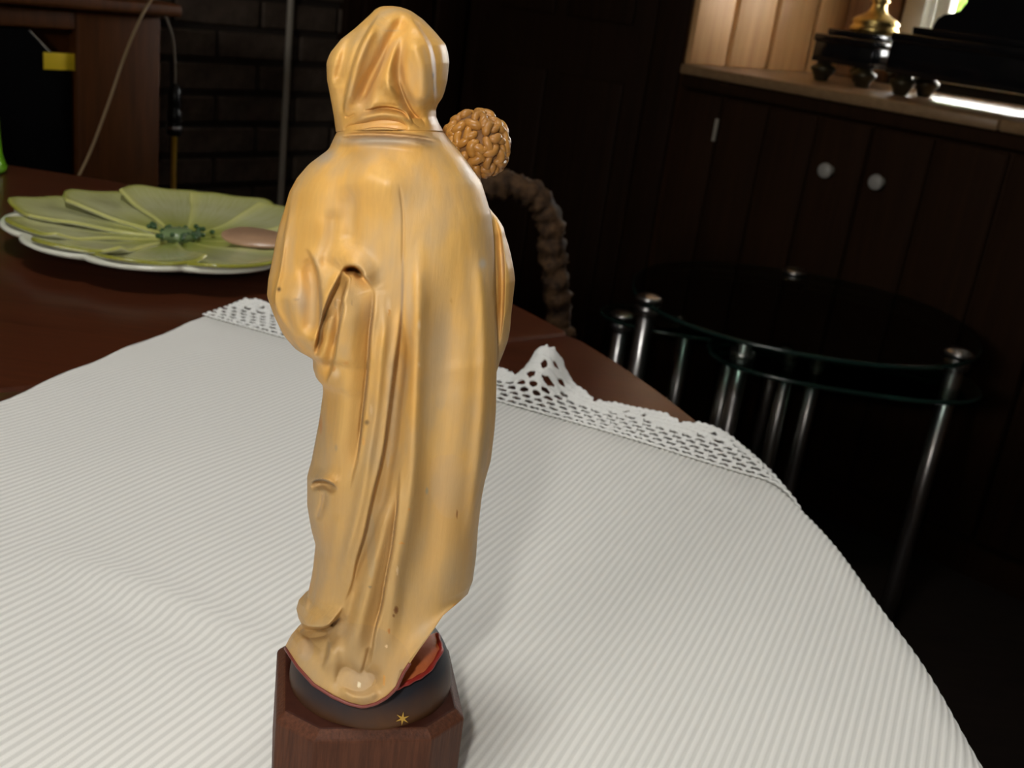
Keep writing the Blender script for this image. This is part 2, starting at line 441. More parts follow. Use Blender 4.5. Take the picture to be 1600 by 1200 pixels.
# ------------------------------------------------------------------ window cupboard
CT = .888
cab = thing('window_cupboard', CA, 'long dark wooden cupboard with planked doors below the window', 'cabinet')
CL = 2.3
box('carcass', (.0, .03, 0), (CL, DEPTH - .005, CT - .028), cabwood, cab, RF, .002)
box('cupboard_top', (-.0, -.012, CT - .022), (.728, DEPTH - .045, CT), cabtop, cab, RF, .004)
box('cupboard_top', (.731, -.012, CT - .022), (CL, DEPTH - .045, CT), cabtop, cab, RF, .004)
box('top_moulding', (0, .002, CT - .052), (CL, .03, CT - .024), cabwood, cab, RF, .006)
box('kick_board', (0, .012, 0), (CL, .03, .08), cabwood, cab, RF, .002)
seams = [0.01, .125, .245, .365, .487]
def doorset(xs, knobx):
    x0, x1 = xs[0], xs[-1]
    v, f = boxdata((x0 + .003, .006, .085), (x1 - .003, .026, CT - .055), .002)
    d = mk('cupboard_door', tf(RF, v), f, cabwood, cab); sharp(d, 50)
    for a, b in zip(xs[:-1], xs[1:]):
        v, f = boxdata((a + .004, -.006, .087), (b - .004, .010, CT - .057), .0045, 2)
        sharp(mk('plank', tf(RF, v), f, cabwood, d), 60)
    ko = tf(RF, [(knobx, 0, .730)])[0]
    prof = np.array([(.001, -.03), (.010, -.03), (.0155, -.026), (.0165, -.021), (.013, -.015), (.007, -.011), (.0065, -.004), (.010, .0), (.010, .004)])
    v, f = lathe(prof, 20)
    vv = np.stack([v[:, 0], v[:, 2] - .006, v[:, 1]], 1)
    mk('knob', tf((ko, RF[1]), vv), f, knobm, d)
    return d
doorset(seams, .416)
doorset([.487, .62, .765, .895], .530)
doorset([.895, 1.03, 1.165, 1.30], 1.26)
box('hinge_plate', (.117, -.010, .735), (.125, -.004, .785), pipem, cab, RF, .001)

# black mantel ornaments on the cupboard
def feet(root, xs, ys):
    for x in xs:
        for y in ys:
            prof = [(.010, 0), (.015, .002), (.0175, .010), (.0235, .019), (.0285, .0255), (.027, .032), (.017, .037), (.016, .0435)]
            v, f = lathe(prof, 20)
            mk('bun_foot', tf((RF[0] + np.array([0, 0, CT]), RF[1]), v + np.array([x, y, 0])), f, mfoot, root)
mfoot = Mat('dark_bronze', (.05, .04, .02), .35, metal=.6).m
OF = (RF[0] + np.array([0, 0, CT]), RF[1])
def rf(px, py, z):
    p = atz(px, py, z) - RF[0]; return np.array([p @ RF[1][0], p @ RF[1][1]])
f1, f2 = rf(1279, 126, CT), rf(1347, 137, CT)
g1, g2 = rf(1401, 149, CT), rf(1468, 156, CT)
X0 = f1[0] - .02; Y0 = min(f1[1], f2[1]); Wd = (f2[0] - f1[0]) + .045
o1 = thing('mantel_urn', tf(OF, [(X0 + Wd / 2, Y0 + .06, 0)])[0], 'smaller black marble ornament topped by a brass urn, left of the black clock', 'ornament')
feet(o1, (X0 + .022, X0 + Wd - .022), (Y0 + .005, Y0 + .19))
box('marble_base', (X0, Y0 - .018, .0425), (X0 + Wd, Y0 + .21, .086), blackm, o1, OF, .002)
box('marble_band', (X0 - .004, Y0 - .022, .086), (X0 + Wd + .004, Y0 + .214, .102), blackm, o1, OF, .004)
box('marble_step', (X0 + .018, Y0 - .004, .102), (X0 + Wd - .010, Y0 + .19, .116), blackm, o1, OF, .003)
uc = np.array([X0 + Wd * .66, Y0 + .058, 0])
v, f = lathe([(.050, .104), (.054, .108), (.054, .115), (.050, .119), (.050, .124), (.053, .128), (.047, .135), (.033, .142), (.022, .149), (.017, .158), (.016, .166), (.017, .170), (.021, .174), (.016, .178), (.012, .186), (.015, .192), (.03, .21), (.042, .235), (.046, .26), (.043, .28), (.030, .288), (.028, .295), (.034, .30), (.01, .305)], 32)
mk('brass_urn', tf(OF, v + uc + [0, 0, .012]), f, brass, o1)
CDp = float(np.clip(g2[1] - g1[1], .12, .34)); GX = g1[0] - .031; GY = min(g1[1], g2[1])
o2 = thing('mantel_clock', tf(OF, [(GX + .22, GY + .08, 0)])[0], 'large black marble clock on bun feet in front of the window', 'clock')
GW = .44
feet(o2, (GX + .034, GX + GW - .034), (GY + .006, GY + .006 + CDp))
box('marble_base', (GX, GY - .018, .0425), (GX + GW, GY + CDp + .03, .106), blackm, o2, OF, .002)
box('marble_band', (GX - .004, GY - .022, .106), (GX + GW + .004, GY + CDp + .034, .126), blackm, o2, OF, .005)
box('marble_step', (GX + .030, GY - .0, .126), (GX + GW - .030, GY + CDp, .141), blackm, o2, OF, .003)
prof = [(.068, .141), (.068, .146), (.074, .162), (.086, .172), (.105, .176), (.118, .180), (.127, .195), (.131, .215), (.133, .38), (.118, .385), (.118, .40), (.145, .42), (.145, .44)]
poly = [(GX + a, b) for a, b in prof] + [(GX + GW - a, b) for a, b in reversed(prof)]
v, f = prism(poly, GY + .01, GY + CDp - .012, .002)
mk('clock_body', tf(OF, np.stack([v[:, 0], v[:, 2], v[:, 1]], 1)), [list(reversed(q)) for q in f], blackm, o2, smooth=False)
v, f = lathe([(.062, 0), (.062, .006), (.055, .010), (.054, .012), (.001, .012)], 32)
cf = mk('clock_dial', tf(OF, np.stack([v[:, 0] + GX + GW / 2, GY + .01 - v[:, 2], v[:, 1] + .300], 1)), f, Mat('ivory_dial', lin(220, 210, 185), .4).m, o2)

# ------------------------------------------------------------------ nest of glass tables
def ovalpts(c, a, b, n, ang=0.0, p=2.0):
    t = np.linspace(0, 2 * pi, n, endpoint=False)
    x = a * np.sign(np.cos(t)) * np.abs(np.cos(t)) ** (2 / p); y = b * np.sign(np.sin(t)) * np.abs(np.sin(t)) ** (2 / p)
    return np.stack([c[0] + x * math.cos(ang) - y * math.sin(ang), c[1] + x * math.sin(ang) + y * math.cos(ang)], 1)
def glass_table(name, lab, c, a, b, z, ang, legs, p=2.3, th=.008):
    t = thing(name, (c[0], c[1], 0), lab, 'glass table')
    P = ovalpts(c, a, b, 72, ang, p)
    top = mk('glass_top', *prism(P, z - th, z, .0015), tglass, t); sharp(top, 40)
    ring = np.vstack([P, P[:1]])
    mk('glass_edge', *tube([(q[0], q[1], z - th / 2) for q in ring], th * .5, 6, False), tglass_edge, top)
    for (x, y) in legs:
        g = mk('leg', *tube([(x, y, 0), (x, y, .2), (x, y, z - th - .004)], .0145, 16), chrome, t)
        v, f = lathe([(.022, 0), (.024, .003), (.024, .006), (.018, .010), (.001, .0115)], 20)
        mk('leg_cap', v + np.array([x, y, z]), f, chrome, g)
        v, f = lathe([(.019, -.014), (.021, -.012), (.021, -.001), (.019, 0)], 20)
        mk('leg_collar', v + np.array([x, y, z - th]), f, chrome, g)
    return t
ZG = .53
LA, LB, LC = atz(1013, 470, ZG)[:2], atz(1498, 556, ZG)[:2], atz(1241, 428, ZG)[:2]
eL, eR, eF = atz(983, 465, ZG)[:2], atz(1553, 560, ZG)[:2], atz(1240, 548, ZG)[:2]
ca = (eL + eR) / 2; ang = math.atan2(*(eR - eL)[::-1]); aa = np.linalg.norm(eR - eL) / 2
nn = np.array([-math.sin(ang), math.cos(ang)]); bf_ = abs((eF - ca) @ nn); bb = abs((LC - ca) @ nn) + .03
cg = ca + nn * (bb - bf_) / 2; bb2 = (bb + bf_) / 2
gt = glass_table('glass_side_table', 'large glass side table with two oval tiers on metal legs, in front of the cupboard', cg, aa, bb2, ZG, ang, [LA, LB, LC], 2.2)
ZG2 = .475
s1 = atz(1160, 556, ZG2)[:2]; s2 = LB
ex = (s2 - s1) / np.linalg.norm(s2 - s1); ey = np.array([-ex[1], ex[0]])
c2 = (s1 + s2) / 2 + ey * .03
eL2 = atz(1113, 560, ZG2)[:2]
a2 = abs((eL2 - c2) @ ex)
P2 = ovalpts(c2, a2, .125, 72, math.atan2(ex[1], ex[0]), 2.5)
lt = mk('lower_glass', *prism(P2, ZG2 - .008, ZG2, .0015), tglass, gt); sharp(lt, 40)
mk('glass_edge', *tube([(q[0], q[1], ZG2 - .004) for q in np.vstack([P2, P2[:1]])], .004, 6, False), tglass_edge, lt)
for (x, y) in (s1, c2 + ey * .09 - ex * .07, c2 + ey * .09 - ex * .02):
    g = mk('leg', *tube([(x, y, 0), (x, y, .2), (x, y, ZG - .0085)], .013, 16), chrome, gt)
    v, f = lathe([(.019, -.003), (.021, -.002), (.021, .009), (.019, .010)], 20)
    mk('leg_collar', v + np.array([x, y, ZG2]), f, chrome, g)
q1 = atz(973, 496, ZG2 - .02)[:2]
glass_table('glass_side_table', 'small low glass table peeking out at the left behind the larger glass table', q1 + ey * .035 + ex * .11, .15, .085, ZG2 - .02, math.atan2(ex[1], ex[0]), [q1, q1 + ex * .21, q1 + ex * .13 + ey * .085], 2.2)

# ------------------------------------------------------------------ round dining table
TC = np.array([-.62, .35]); TA, TB = .812, .853
sA, sB = atz(10, 608, TZ)[:2], atz(906, 520, TZ)[:2]
sd = (sB - sA) / np.linalg.norm(sB - sA); sn = np.array([-sd[1], sd[0]])
tbl = thing('dining_table', (TC[0], TC[1], 0), 'large round polished mahogany dining table under the white cloth', 'table')
ell = ovalpts(TC, TA, TB, 220)
def halfplane(P, s):
    out = []
    n = len(P)
    d = (P - sA) @ sn * s - .0007
    for i in range(n):
        j = (i + 1) % n
        if d[i] > 0: out.append(P[i])
        if d[i] * d[j] < 0: out.append(P[i] + (P[j] - P[i]) * d[i] / (d[i] - d[j]))
    return out
for s in (1, -1):
    tl = mk('table_leaf', *prism(halfplane(ell, s), TZ - .026, TZ, .005, 3), mahog, tbl); sharp(tl, 30)
ap = ovalpts(TC, TA - .09, TB - .09, 96); ap2 = ovalpts(TC, TA - .11, TB - .11, 96)
V = np.vstack([np.c_[ap, np.full(96, TZ - .026)], np.c_[ap, np.full(96, TZ - .10)], np.c_[ap2, np.full(96, TZ - .10)], np.c_[ap2, np.full(96, TZ - .026)]])
Fa = [[k * 96 + i, k * 96 + (i + 1) % 96, ((k + 1) % 4) * 96 + (i + 1) % 96, ((k + 1) % 4) * 96 + i] for k in range(4) for i in range(96)]
mk('apron', V, Fa, mahog_base, tbl)
v, f = lathe([(.10, .30), (.12, .31), (.07, .35), (.05, .42), (.075, .50), (.09, .56), (.06, .62), (.07, .66), (.16, .70), (.22, .724)], 32)
mk('pedestal', v + np.array([TC[0], TC[1], 0]), f, mahog_base, tbl)
for k in range(4):
    a = k * pi / 2 + .6; d = np.array([math.cos(a), math.sin(a), 0]); c0 = np.array([TC[0], TC[1], 0])
    p = smoothline([c0 + d * .06 + [0, 0, .34], c0 + d * .2 + [0, 0, .30], c0 + d * .36 + [0, 0, .14], c0 + d * .48 + [0, 0, .05], c0 + d * .54 + [0, 0, .022]], 16)
    mk('leg', *tube(p, np.linspace(.045, .022, 16), 12), mahog_base, tbl)

# ------------------------------------------------------------------ cloth with crochet lace edge
OC = np.array([0.0, .662]); UC = np.array([.92, -.392]); UC /= np.linalg.norm(UC); VC = np.array([-UC[1], UC[0]])
foldA, foldB = atz(60, 868, TZ)[:2], atz(455, 1046, TZ)[:2]
def segd(P, a, b):
    d = b - a; t = np.clip(((P - a) @ d) / (d @ d), 0, 1); q = P - a - t[..., None] * d
    return np.linalg.norm(q, axis=-1), t
def drape(P, lift):
    d0 = P - TC
    k = np.sqrt((d0[..., 0] / TA) ** 2 + (d0[..., 1] / TB) ** 2)
    g = np.stack([d0[..., 0] / TA ** 2, d0[..., 1] / TB ** 2], -1) / k[..., None]
    gl = np.linalg.norm(g, axis=-1); n = g / gl[..., None]
    r = .019
    d = (k - 1) / gl + .003
    th = np.clip(d / r, 0, pi / 2 * .93)
    rest = np.maximum(d - r * pi / 2 * .93, 0)
    out = np.where(d > 0, r * np.sin(th) + rest * math.cos(pi / 2 * .93), 0)
    dn = np.where(d > 0, r * (1 - np.cos(th)) + rest * math.sin(pi / 2 * .93), 0)
    tang = np.arctan2(d0[..., 1], d0[..., 0])
    wave = np.clip(rest / .08, 0, 1) * .010 * (1 + np.sin(tang * 34))
    q = P - n * np.maximum(d, 0)[..., None] + n * (out + wave)[..., None]
    nz = np.where(d > 0, np.cos(th), 1.0); no = np.where(d > 0, np.sin(th), 0.0)
    q = q + n * (no * lift)[..., None]
    return np.concatenate([q, (TZ + .0012 - dn + nz * lift)[..., None]], -1)
def wrinkle(P):
    r, t = segd(P, foldA, foldB)
    z = .0042 * np.exp(-(r / .010) ** 2) * np.sin(np.clip(t, .02, .98) * pi) ** .6
    a, b = atz(120, 1000, TZ)[:2], atz(420, 1110, TZ)[:2]
    r, t = segd(P, a, b); z += .0018 * np.exp(-(r / .012) ** 2) * np.sin(t * pi)
    a, b = atz(150, 590, TZ)[:2], atz(300, 560, TZ)[:2]
    r, t = segd(P, a, b); z += .0020 * np.exp(-(r / .02) ** 2)
    z += .0008 * np.sin(P[..., 0] * 47 + P[..., 1] * 19) + .0006 * np.sin(P[..., 0] * 21 - P[..., 1] * 53 + 1)
    rr = np.hypot(P[..., 0] + .0348, P[..., 1] - .3067)
    return z * (1 - np.exp(-(rr / .055) ** 4)) + .0016
def uleft(v):
    return np.interp(v, [-.62, -.40, -.204, -.150, -.088, -.035, .0125], [-.17, -.20, -.225, -.2327, -.2406, -.2437, -.2564]) + .0012 * np.sin(v * 95 + 1)
PITCHR = .0034
uu = np.arange(-.34, .37, PITCHR / 6); vv = np.concatenate([np.linspace(-.62, -.02, 90), np.linspace(-.015, 0.002, 6)])
UU, VV = np.meshgrid(uu, vv)
def warp(U, V): return U + V * np.interp(U, [-.3, -.2, -.08, .03, .13, .4], [.10, .12, .10, .03, -.01, -.03])
US = np.maximum(warp(UU, VV), uleft(VV))
P = OC + US[..., None] * UC + VV[..., None] * VC
amp = .00030 * (.65 + .35 * np.sin(UU * 13 + VV * 5))
lift = wrinkle(P) + amp * np.cos(2 * pi * UU / PITCHR)
X = drape(P, lift)
nr, nc = UU.shape
idx = np.arange(nr * nc).reshape(nr, nc)
FQ = np.stack([idx[:-1, :-1], idx[:-1, 1:], idx[1:, 1:], idx[1:, :-1]], -1).reshape(-1, 4)
cm = Mat('ribbed_white_cotton', (.78, .775, .735), .85, .15)
clothv = cm.node('ShaderNodeUVMap'); clothv.uv_map = 'rib'
sx = cm.node('ShaderNodeSeparateXYZ'); cm.l.new(clothv.outputs[0], sx.inputs[0])
mm = cm.node('ShaderNodeMath', operation='MULTIPLY'); mm.inputs[1].default_value = 2 * pi / PITCHR; cm.l.new(sx.outputs[0], mm.inputs[0])
sn_ = cm.node('ShaderNodeMath', operation='COSINE'); cm.l.new(mm.outputs[0], sn_.inputs[0])
ma = cm.node('ShaderNodeMath', operation='MULTIPLY_ADD'); ma.inputs[1].default_value = .5; ma.inputs[2].default_value = .5; cm.l.new(sn_.outputs[0], ma.inputs[0])
cm.color(cm.ramp(ma.outputs[0], [(.15, (.65, .645, .61)), (.75, (.79, .783, .745))]))
wv = cm.noise(cm.coords((1, 1, 1)), 1800, 2)
cm.bump(wv, .25, .0004)
tc = thing('table_cloth', (0, .45, TZ), 'white ribbed cotton cloth with a crochet lace border under the figurine', 'tablecloth')
fab = mk('ribbed_fabric', X.reshape(-1, 3), FQ, cm.m, tc)
uvl = fab.data.uv_layers.new(name='rib')
li = np.empty(len(fab.data.loops), int); fab.data.loops.foreach_get('vertex_index', li)
uvs = np.stack([UU.ravel()[li], VV.ravel()[li]], 1)
uvl.data.foreach_set('uv', uvs.ravel())
# lace
lm = Mat('crochet_cotton', (.80, .80, .77), .9, .1)
lm.bump(lm.noise(lm.coords((1, 1, 1)), 900, 3), .5, .0006)
st = .0007
ul = np.arange(-.254, .36, st); vl = np.arange(0, .066, st)
UL, VL = np.meshgrid(ul, vl)
scp = .060
ph = ((UL - .042) / scp) % 1.0
outer = .044 + .014 * np.sin(pi * ph) ** .55 + .0012 * np.abs(np.sin(pi * UL / .0052))
inside = VL < outer
def ell_hole(pu, pv, cu, cv, ru, rvv, off=0):
    a = ((UL - off + pu / 2) % pu) - pu / 2
    return (a / ru) ** 2 + ((VL - cv) / rvv) ** 2 < 1
hole = np.zeros_like(inside)
hole |= ell_hole(.0080, 0, 0, .0035, .0030, .0011, 0)
jit = .0005 * np.sin(UL * 311)
for r, cv in enumerate((.0105, .0165, .0225, .0285)):
    a = ((UL - (.0045 if r % 2 else 0) + .0045) % .009) - .0045
    hole |= (a / .0026) ** 2 + ((VL - cv - jit) / .0012) ** 2 < 1
for du, dv, ru, rw in ((-.012, .036, .0030, .0022), (0, .0365, .0042, .0026), (.012, .036, .0030, .0022), (-.006, .044, .0020, .0026), (.006, .044, .0020, .0026), (0, .050, .0018, .0016)):
    a = (ph - .5) * scp - du
    hole |= (np.abs(a) / ru) ** 1.4 + (np.abs(VL - dv) / rw) ** 1.4 < 1
keep = inside & ~hole
tipw = np.exp(-(np.abs(UL - .003) / .0135) ** 2.6)
liftl = .0012 + .0006 * np.cos(2 * pi * UL / .0045) * np.cos(2 * pi * VL / .006) + .0008 * np.cos(2 * pi * VL / .006)
P = OC + UL[..., None] * UC + (VL - tipw * np.clip(VL - .02, 0, 1) * .35)[..., None] * VC
tl_ = np.clip((VL - .018) / .040, 0, 1.3)
liftl = liftl + wrinkle(P) + .027 * tipw * tl_ ** 1.2 + .003 * np.clip(VL / .05, 0, 1) * (1 + np.sin(UL * 70 + 1)) * .5
XL = drape(P, liftl)
nr, nc = UL.shape; idx = np.arange(nr * nc).reshape(nr, nc)
kq = keep[:-1, :-1] & keep[1:, 1:] & keep[:-1, 1:] & keep[1:, :-1]
FQ = np.stack([idx[:-1, :-1], idx[:-1, 1:], idx[1:, 1:], idx[1:, :-1]], -1)[kq]
used = np.unique(FQ); rem = -np.ones(nr * nc, int); rem[used] = np.arange(len(used))
lace = mk('lace_border', XL.reshape(-1, 3)[used], rem[FQ], lm.m, tc)
modapply(lace, ('SOLIDIFY', dict(thickness=.0016, offset=0)), ('SMOOTH', dict(factor=.5, iterations=3)))

# ------------------------------------------------------------------ carved figurine
SC = np.array([-.0348, .3067])
YS = SC[1]
e1 = np.array([.973, .231, 0]); e1 /= np.linalg.norm(e1); e2 = np.array([-e1[1], e1[0], 0])
fig = thing('carved_figurine', (SC[0], SC[1], TZ + .003), 'ochre painted wooden figure of a veiled woman holding a curly-haired child, seen from behind', 'figurine')
zb = TZ + .0034
PH = .035
h = .0300; ch = .0118
octa = [(-h + ch, -h), (h - ch, -h), (h, -h + ch * .85), (h, h - ch), (h - ch, h), (-h + ch, h), (-h, h - ch), (-h, -h + ch * .85)]
PFm = (np.array([SC[0], SC[1], zb]), np.stack([e1, e2, [0, 0, 1]]))
b = .0027
def loopz(s, z): return [(x * s, y * s, z) for x, y in octa]
V = np.array(loopz(1, 0) + loopz(1, PH - b) + loopz((h - b) / h, PH) )
V = np.vstack([V, [[0, 0, PH]], [[0, 0, 0]]])
Fs = [[i, (i + 1) % 8, 8 + (i + 1) % 8, 8 + i] for i in range(8)]
Fb = [[8 + i, 8 + (i + 1) % 8, 16 + (i + 1) % 8, 16 + i] for i in range(8)]
Ft = [[16 + i, 16 + (i + 1) % 8, 24] for i in range(8)] + [[(i + 1) % 8, i, 25] for i in range(8)]
pl = mk('plinth', tf(PFm, V), Fs + Fb + Ft, plinthd, fig, smooth=False)
pl.data.materials.append(plinthw)
for i, p in enumerate(pl.data.polygons):
    if i >= 16: p.material_index = 1
modapply(pl, ('BEVEL', dict(width=.0007, segments=2, limit_method='ANGLE')))
# globe
GR = .0268
gc = np.array([SC[0] + .001, SC[1] - .001, zb + PH + .001])
th = np.linspace(0, pi / 2, 20)
prof = np.stack([GR * np.cos(th), GR * .92 * np.sin(th)], 1); prof[-1, 0] = .0005
prof = np.vstack([[(.0262, -.004)], prof])
v, f = lathe(prof, 64, gc)
gl = mk('globe', v, f, globem, fig)
def onsphere(px, py, R, c=gc, squash=.92):
    r = ray(px, py); sc = np.array([1, 1, 1 / squash])
    o = (CAM - c) * sc; d = r * sc
    a = (d * d).sum(-1); bq = (d * o).sum(-1); cq = (o * o).sum() - R * R
    disc = np.maximum(bq * bq - a * cq, 0)
    t = (-bq - np.sqrt(disc)) / a
    return CAM + r * t[..., None]
# six-rayed star on the globe
sp = []
cx0, cy0 = 629, 1123
for k in range(12):
    a = k * pi / 6 - pi / 2 + .12
    rr = (13 if k in (3, 9) else 11) if k % 2 == 0 or k in (3, 9) else 3.2
    if k in (3, 9): rr = 3.2
    sp.append((cx0 + rr * math.cos(a) * (1.05), cy0 + rr * math.sin(a)))
spx = np.array(sp + [(cx0, cy0)])
Pst = onsphere(spx[:, 0], spx[:, 1], GR + .0003)
Pin = onsphere(spx[:, 0], spx[:, 1], GR - .0004)
mk('star', np.vstack([Pst, Pin]), [[i, (i + 1) % 12, 12] for i in range(12)] + [[i, (i + 1) % 12, 13 + (i + 1) % 12, 13 + i] for i in range(12)], gold, gl, smooth=False)

def strokes(PX, PY, L):
    D = np.zeros_like(PX)
    Q = np.stack([PX, PY], -1)
    for s in L:
        kind, d, w = s[0], s[1], s[2]
        edge = s[3] if kind == 's' else 1
        pts = np.array(s[-1], float)
        if len(pts) > 2: pts = smoothline(pts, max(8, 3 * len(pts)))
        lo = pts.min(0) - 3.2 * w - 4; hi = pts.max(0) + 3.2 * w + 4
        msk = (PX > lo[0]) & (PX < hi[0]) & (PY > lo[1]) & (PY < hi[1])
        if not msk.any(): continue
        q = Q[msk]; best = np.full(len(q), 1e9); sgn = np.zeros(len(q)); par = np.zeros(len(q))
        seg = np.linalg.norm(np.diff(pts, axis=0), axis=1); cum = np.r_[0, np.cumsum(seg)]; tot = cum[-1] + 1e-9
        for i in range(len(pts) - 1):
            a, b = pts[i], pts[i + 1]; dv = b - a
            t = np.clip(((q - a) @ dv) / (dv @ dv + 1e-12), 0, 1)
            e = q - a - t[:, None] * dv; r = np.hypot(e[:, 0], e[:, 1])
            m = r < best
            best[m] = r[m]; sgn[m] = np.sign(dv[0] * e[m, 1] - dv[1] * e[m, 0]); par[m] = (cum[i] + t[m] * seg[i]) / tot
        fr_ = min(.5, max(.20, 2.0 * w / tot))
        fade = np.clip(np.minimum(par, 1 - par) / fr_, 0, 1); fade = fade * fade * (3 - 2 * fade)
        if kind == 'g':
            if tot < 6 * w: fade = 1.0
            val = d * np.exp(-(best / w) ** 2) * fade
        else: val = d * np.tanh(sgn * best / edge) * np.exp(-(best / w) ** 1.5) * fade
        D[msk] += val
    return D * .0019
def carved(name, PX, PY, Yb, L, Yb_back, mat, parent, spots=(), back_n=40, globe=None, lines=()):
    """PX,PY: pixel traces of the seen side (rows x cols); Yb: its depth; Yb_back(u, t): depth of the far side"""
    nt, nu = PX.shape
    P0 = aty(PX, PY, Yb)
    dist = np.linalg.norm(P0 - CAM, axis=-1)
    D = strokes(PX, PY, L)
    nd = dist - D
    if globe is not None:
        q = onsphere(PX, PY, globe)
        gd = np.linalg.norm(q - CAM, axis=-1)
        hit = np.linalg.norm((q - gc) / np.array([1, 1, .92]), axis=-1) < globe * 1.002
        nd = np.where(hit, np.minimum(nd, gd), nd)
    P = CAM + (P0 - CAM) * (nd / dist)[..., None]
    ub = np.linspace(1, 0, back_n + 2)[1:-1]
    WL = P[:, 0]; WR = P[:, -1]
    B = WL[:, None] + (WR - WL)[:, None] * ub[None, :, None]
    B[..., 1] += Yb_back(ub[None, :], np.linspace(0, 1, nt)[:, None])
    A = np.concatenate([P, B], 1); n = A.shape[1]
    idx = np.arange(nt * n).reshape(nt, n); nx = np.roll(idx, -1, 1)
    FQ = np.stack([idx[:-1], idx[1:], nx[1:], nx[:-1]], -1).reshape(-1, 4).tolist()
    V = A.reshape(-1, 3)
    c0 = A[0].mean(0); c1 = A[-1].mean(0)
    V = np.vstack([V, c0[None], c1[None]])
    for j in range(n):
        FQ.append([nt * n, int(idx[0, j]), int(nx[0, j])]); FQ.append([nt * n + 1, int(nx[-1, j]), int(idx[-1, j])])
    o = mk(name, V, FQ, mat, parent)
    col = np.zeros((len(V), 4))
    C4 = np.zeros((nt, nu, 4))
    for (sx_, sy_, rx, ry, cc, al) in spots:
        wgt = np.exp(-(((PX - sx_) / rx) ** 2 + ((PY - sy_) / ry) ** 2) ** 1.3) * al
        m = wgt > C4[..., 3] * .999
        C4[m, :3] = cc; C4[..., 3] = np.maximum(C4[..., 3], wgt)
    for (pts, w_, cc, al) in lines:
        wgt = strokes(PX, PY, [('g', 1.0, w_, pts)]) / .0019 * al
        m = wgt > C4[..., 3]
        C4[m, :3] = cc; C4[..., 3] = np.maximum(C4[..., 3], wgt)
    full = np.zeros((nt, n, 4)); full[:, :nu] = C4
    col[:nt * n] = full.reshape(-1, 4)
    ca_ = o.data.color_attributes.new('paint', 'FLOAT_COLOR', 'POINT')
    ca_.data.foreach_set('color', col.ravel())
    return o
NU = 250
us = (1 - np.cos(np.linspace(0, pi, NU))) / 2
us = .5 * us + .5 * np.linspace(0, 1, NU)
prof_u = np.maximum(1 - np.abs(2 * us - 1) ** 2.3, 0) ** .55

# --- veil
LV = np.array([(9.5, 600), (11, 593), (15, 586), (22, 579), (33, 567), (44, 555), (61, 533), (81, 517), (92, 512), (100, 510), (125, 511), (156, 517), (184, 522), (200, 524), (207, 525)])
RV = np.array([(9.5, 612), (11, 625), (15, 636), (19, 644), (31, 661), (42, 672), (50, 680), (69, 696), (82, 700), (97, 702), (125, 699), (142, 695), (153, 691), (163, 684), (172, 681), (184, 682), (196, 687), (207, 694)])
py = np.concatenate([9.5 + 50 * np.linspace(0, 1, 60) ** 1.6, np.linspace(60, 206, 170)])
l = np.interp(py, LV[:, 0], LV[:, 1]); r = np.interp(py, RV[:, 0], RV[:, 1])
k5 = np.ones(5) / 5
l[3:-3] = np.convolve(l, k5, 'same')[3:-3]; r[3:-3] = np.convolve(r, k5, 'same')[3:-3]
PX = l[:, None] + (r - l)[:, None] * us
PY = np.repeat(py[:, None], NU, 1) + (np.interp(py, [9, 100, 206], [0, 3, -3])[:, None]) * prof_u
bb_ = .0195 * np.sqrt(np.clip(1 - (np.clip(100 - py, 0, 90.4) / 90.5) ** 2, .0, 1)); bb_ = np.where(py > 100, np.interp(py, [100, 160, 206], [.0195, .0180, .0172]), bb_)
bs_ = np.convolve(np.r_[np.full(20, bb_[0]), bb_, np.full(20, bb_[-1])], np.hanning(41) / np.hanning(41).sum(), 'valid')
bb_ = np.where(np.arange(len(bb_)) > 75, bs_, bb_ + (bs_ - bb_) * (np.arange(len(bb_)) / 75.) ** 2)
Yb = YS - bb_[:, None] * prof_u
VS = [
 ('g', -1.9, 9, [(566, 36), (546, 62), (537, 90), (529, 120), (526, 140)]),
 ('s', -2.9, 17, 1.4, [(594, 20), (588, 28), (567, 62), (554, 94), (545, 126), (538, 158), (537, 182)]),
 ('g', .9, 7, [(590, 34), (574, 66), (561, 100), (553, 130), (545, 160), (543, 178)]),
 ('g', -2.5, 10, [(634, 16), (618, 50), (600, 84), (580, 120), (567, 152), (560, 172)]),
 ('g', 1.6, 11, [(632, 36), (621, 64), (610, 100), (606, 128), (620, 156)]), ('g', 1.2, 12, [(606, 128), (616, 146)]),
 ('g', .9, 13, [(598, 140), (585, 158)]),
 ('g', -1.9, 9, [(634, 26), (626, 66), (622, 112), (631, 146), (650, 182), (676, 203)]),
 ('s', -.7, 10, 1.6, [(622, 120), (631, 146), (644, 172), (660, 190)]),
 ('g', 1.9, 15, [(640, 50), (654, 86), (660, 110), (662, 150), (668, 178)]),
 ('s', 1.3, 13, 1.5, [(640, 24), (665, 58), (676, 86), (679, 120), (680, 168)]),
 ('g', -1.0, 5, [(575, 171), (600, 166), (626, 170), (640, 182)]), ('s', -1.1, 7, 1.2, [(566, 173), (600, 167), (630, 174), (643, 192)]),
 ('g', 1.3, 7, [(548, 190), (575, 182), (602, 178), (630, 183), (646, 195)]),
 ('g', -1.4, 5, [(534, 203), (565, 197), (592, 192), (618, 194), (640, 202)]),
 ('s', 1.0, 7, 1.2, [(530, 206), (562, 202), (592, 198), (640, 203)]),
 ('g', -.5, 2, [(538, 181), (545, 183), (556, 178)]),
]
darkc = (.10, .08, .06); bluegrey = (.30, .29, .26); brownc = (.17, .055, .018); orangec = (.55, .24, .05); palec = (.72, .52, .30)
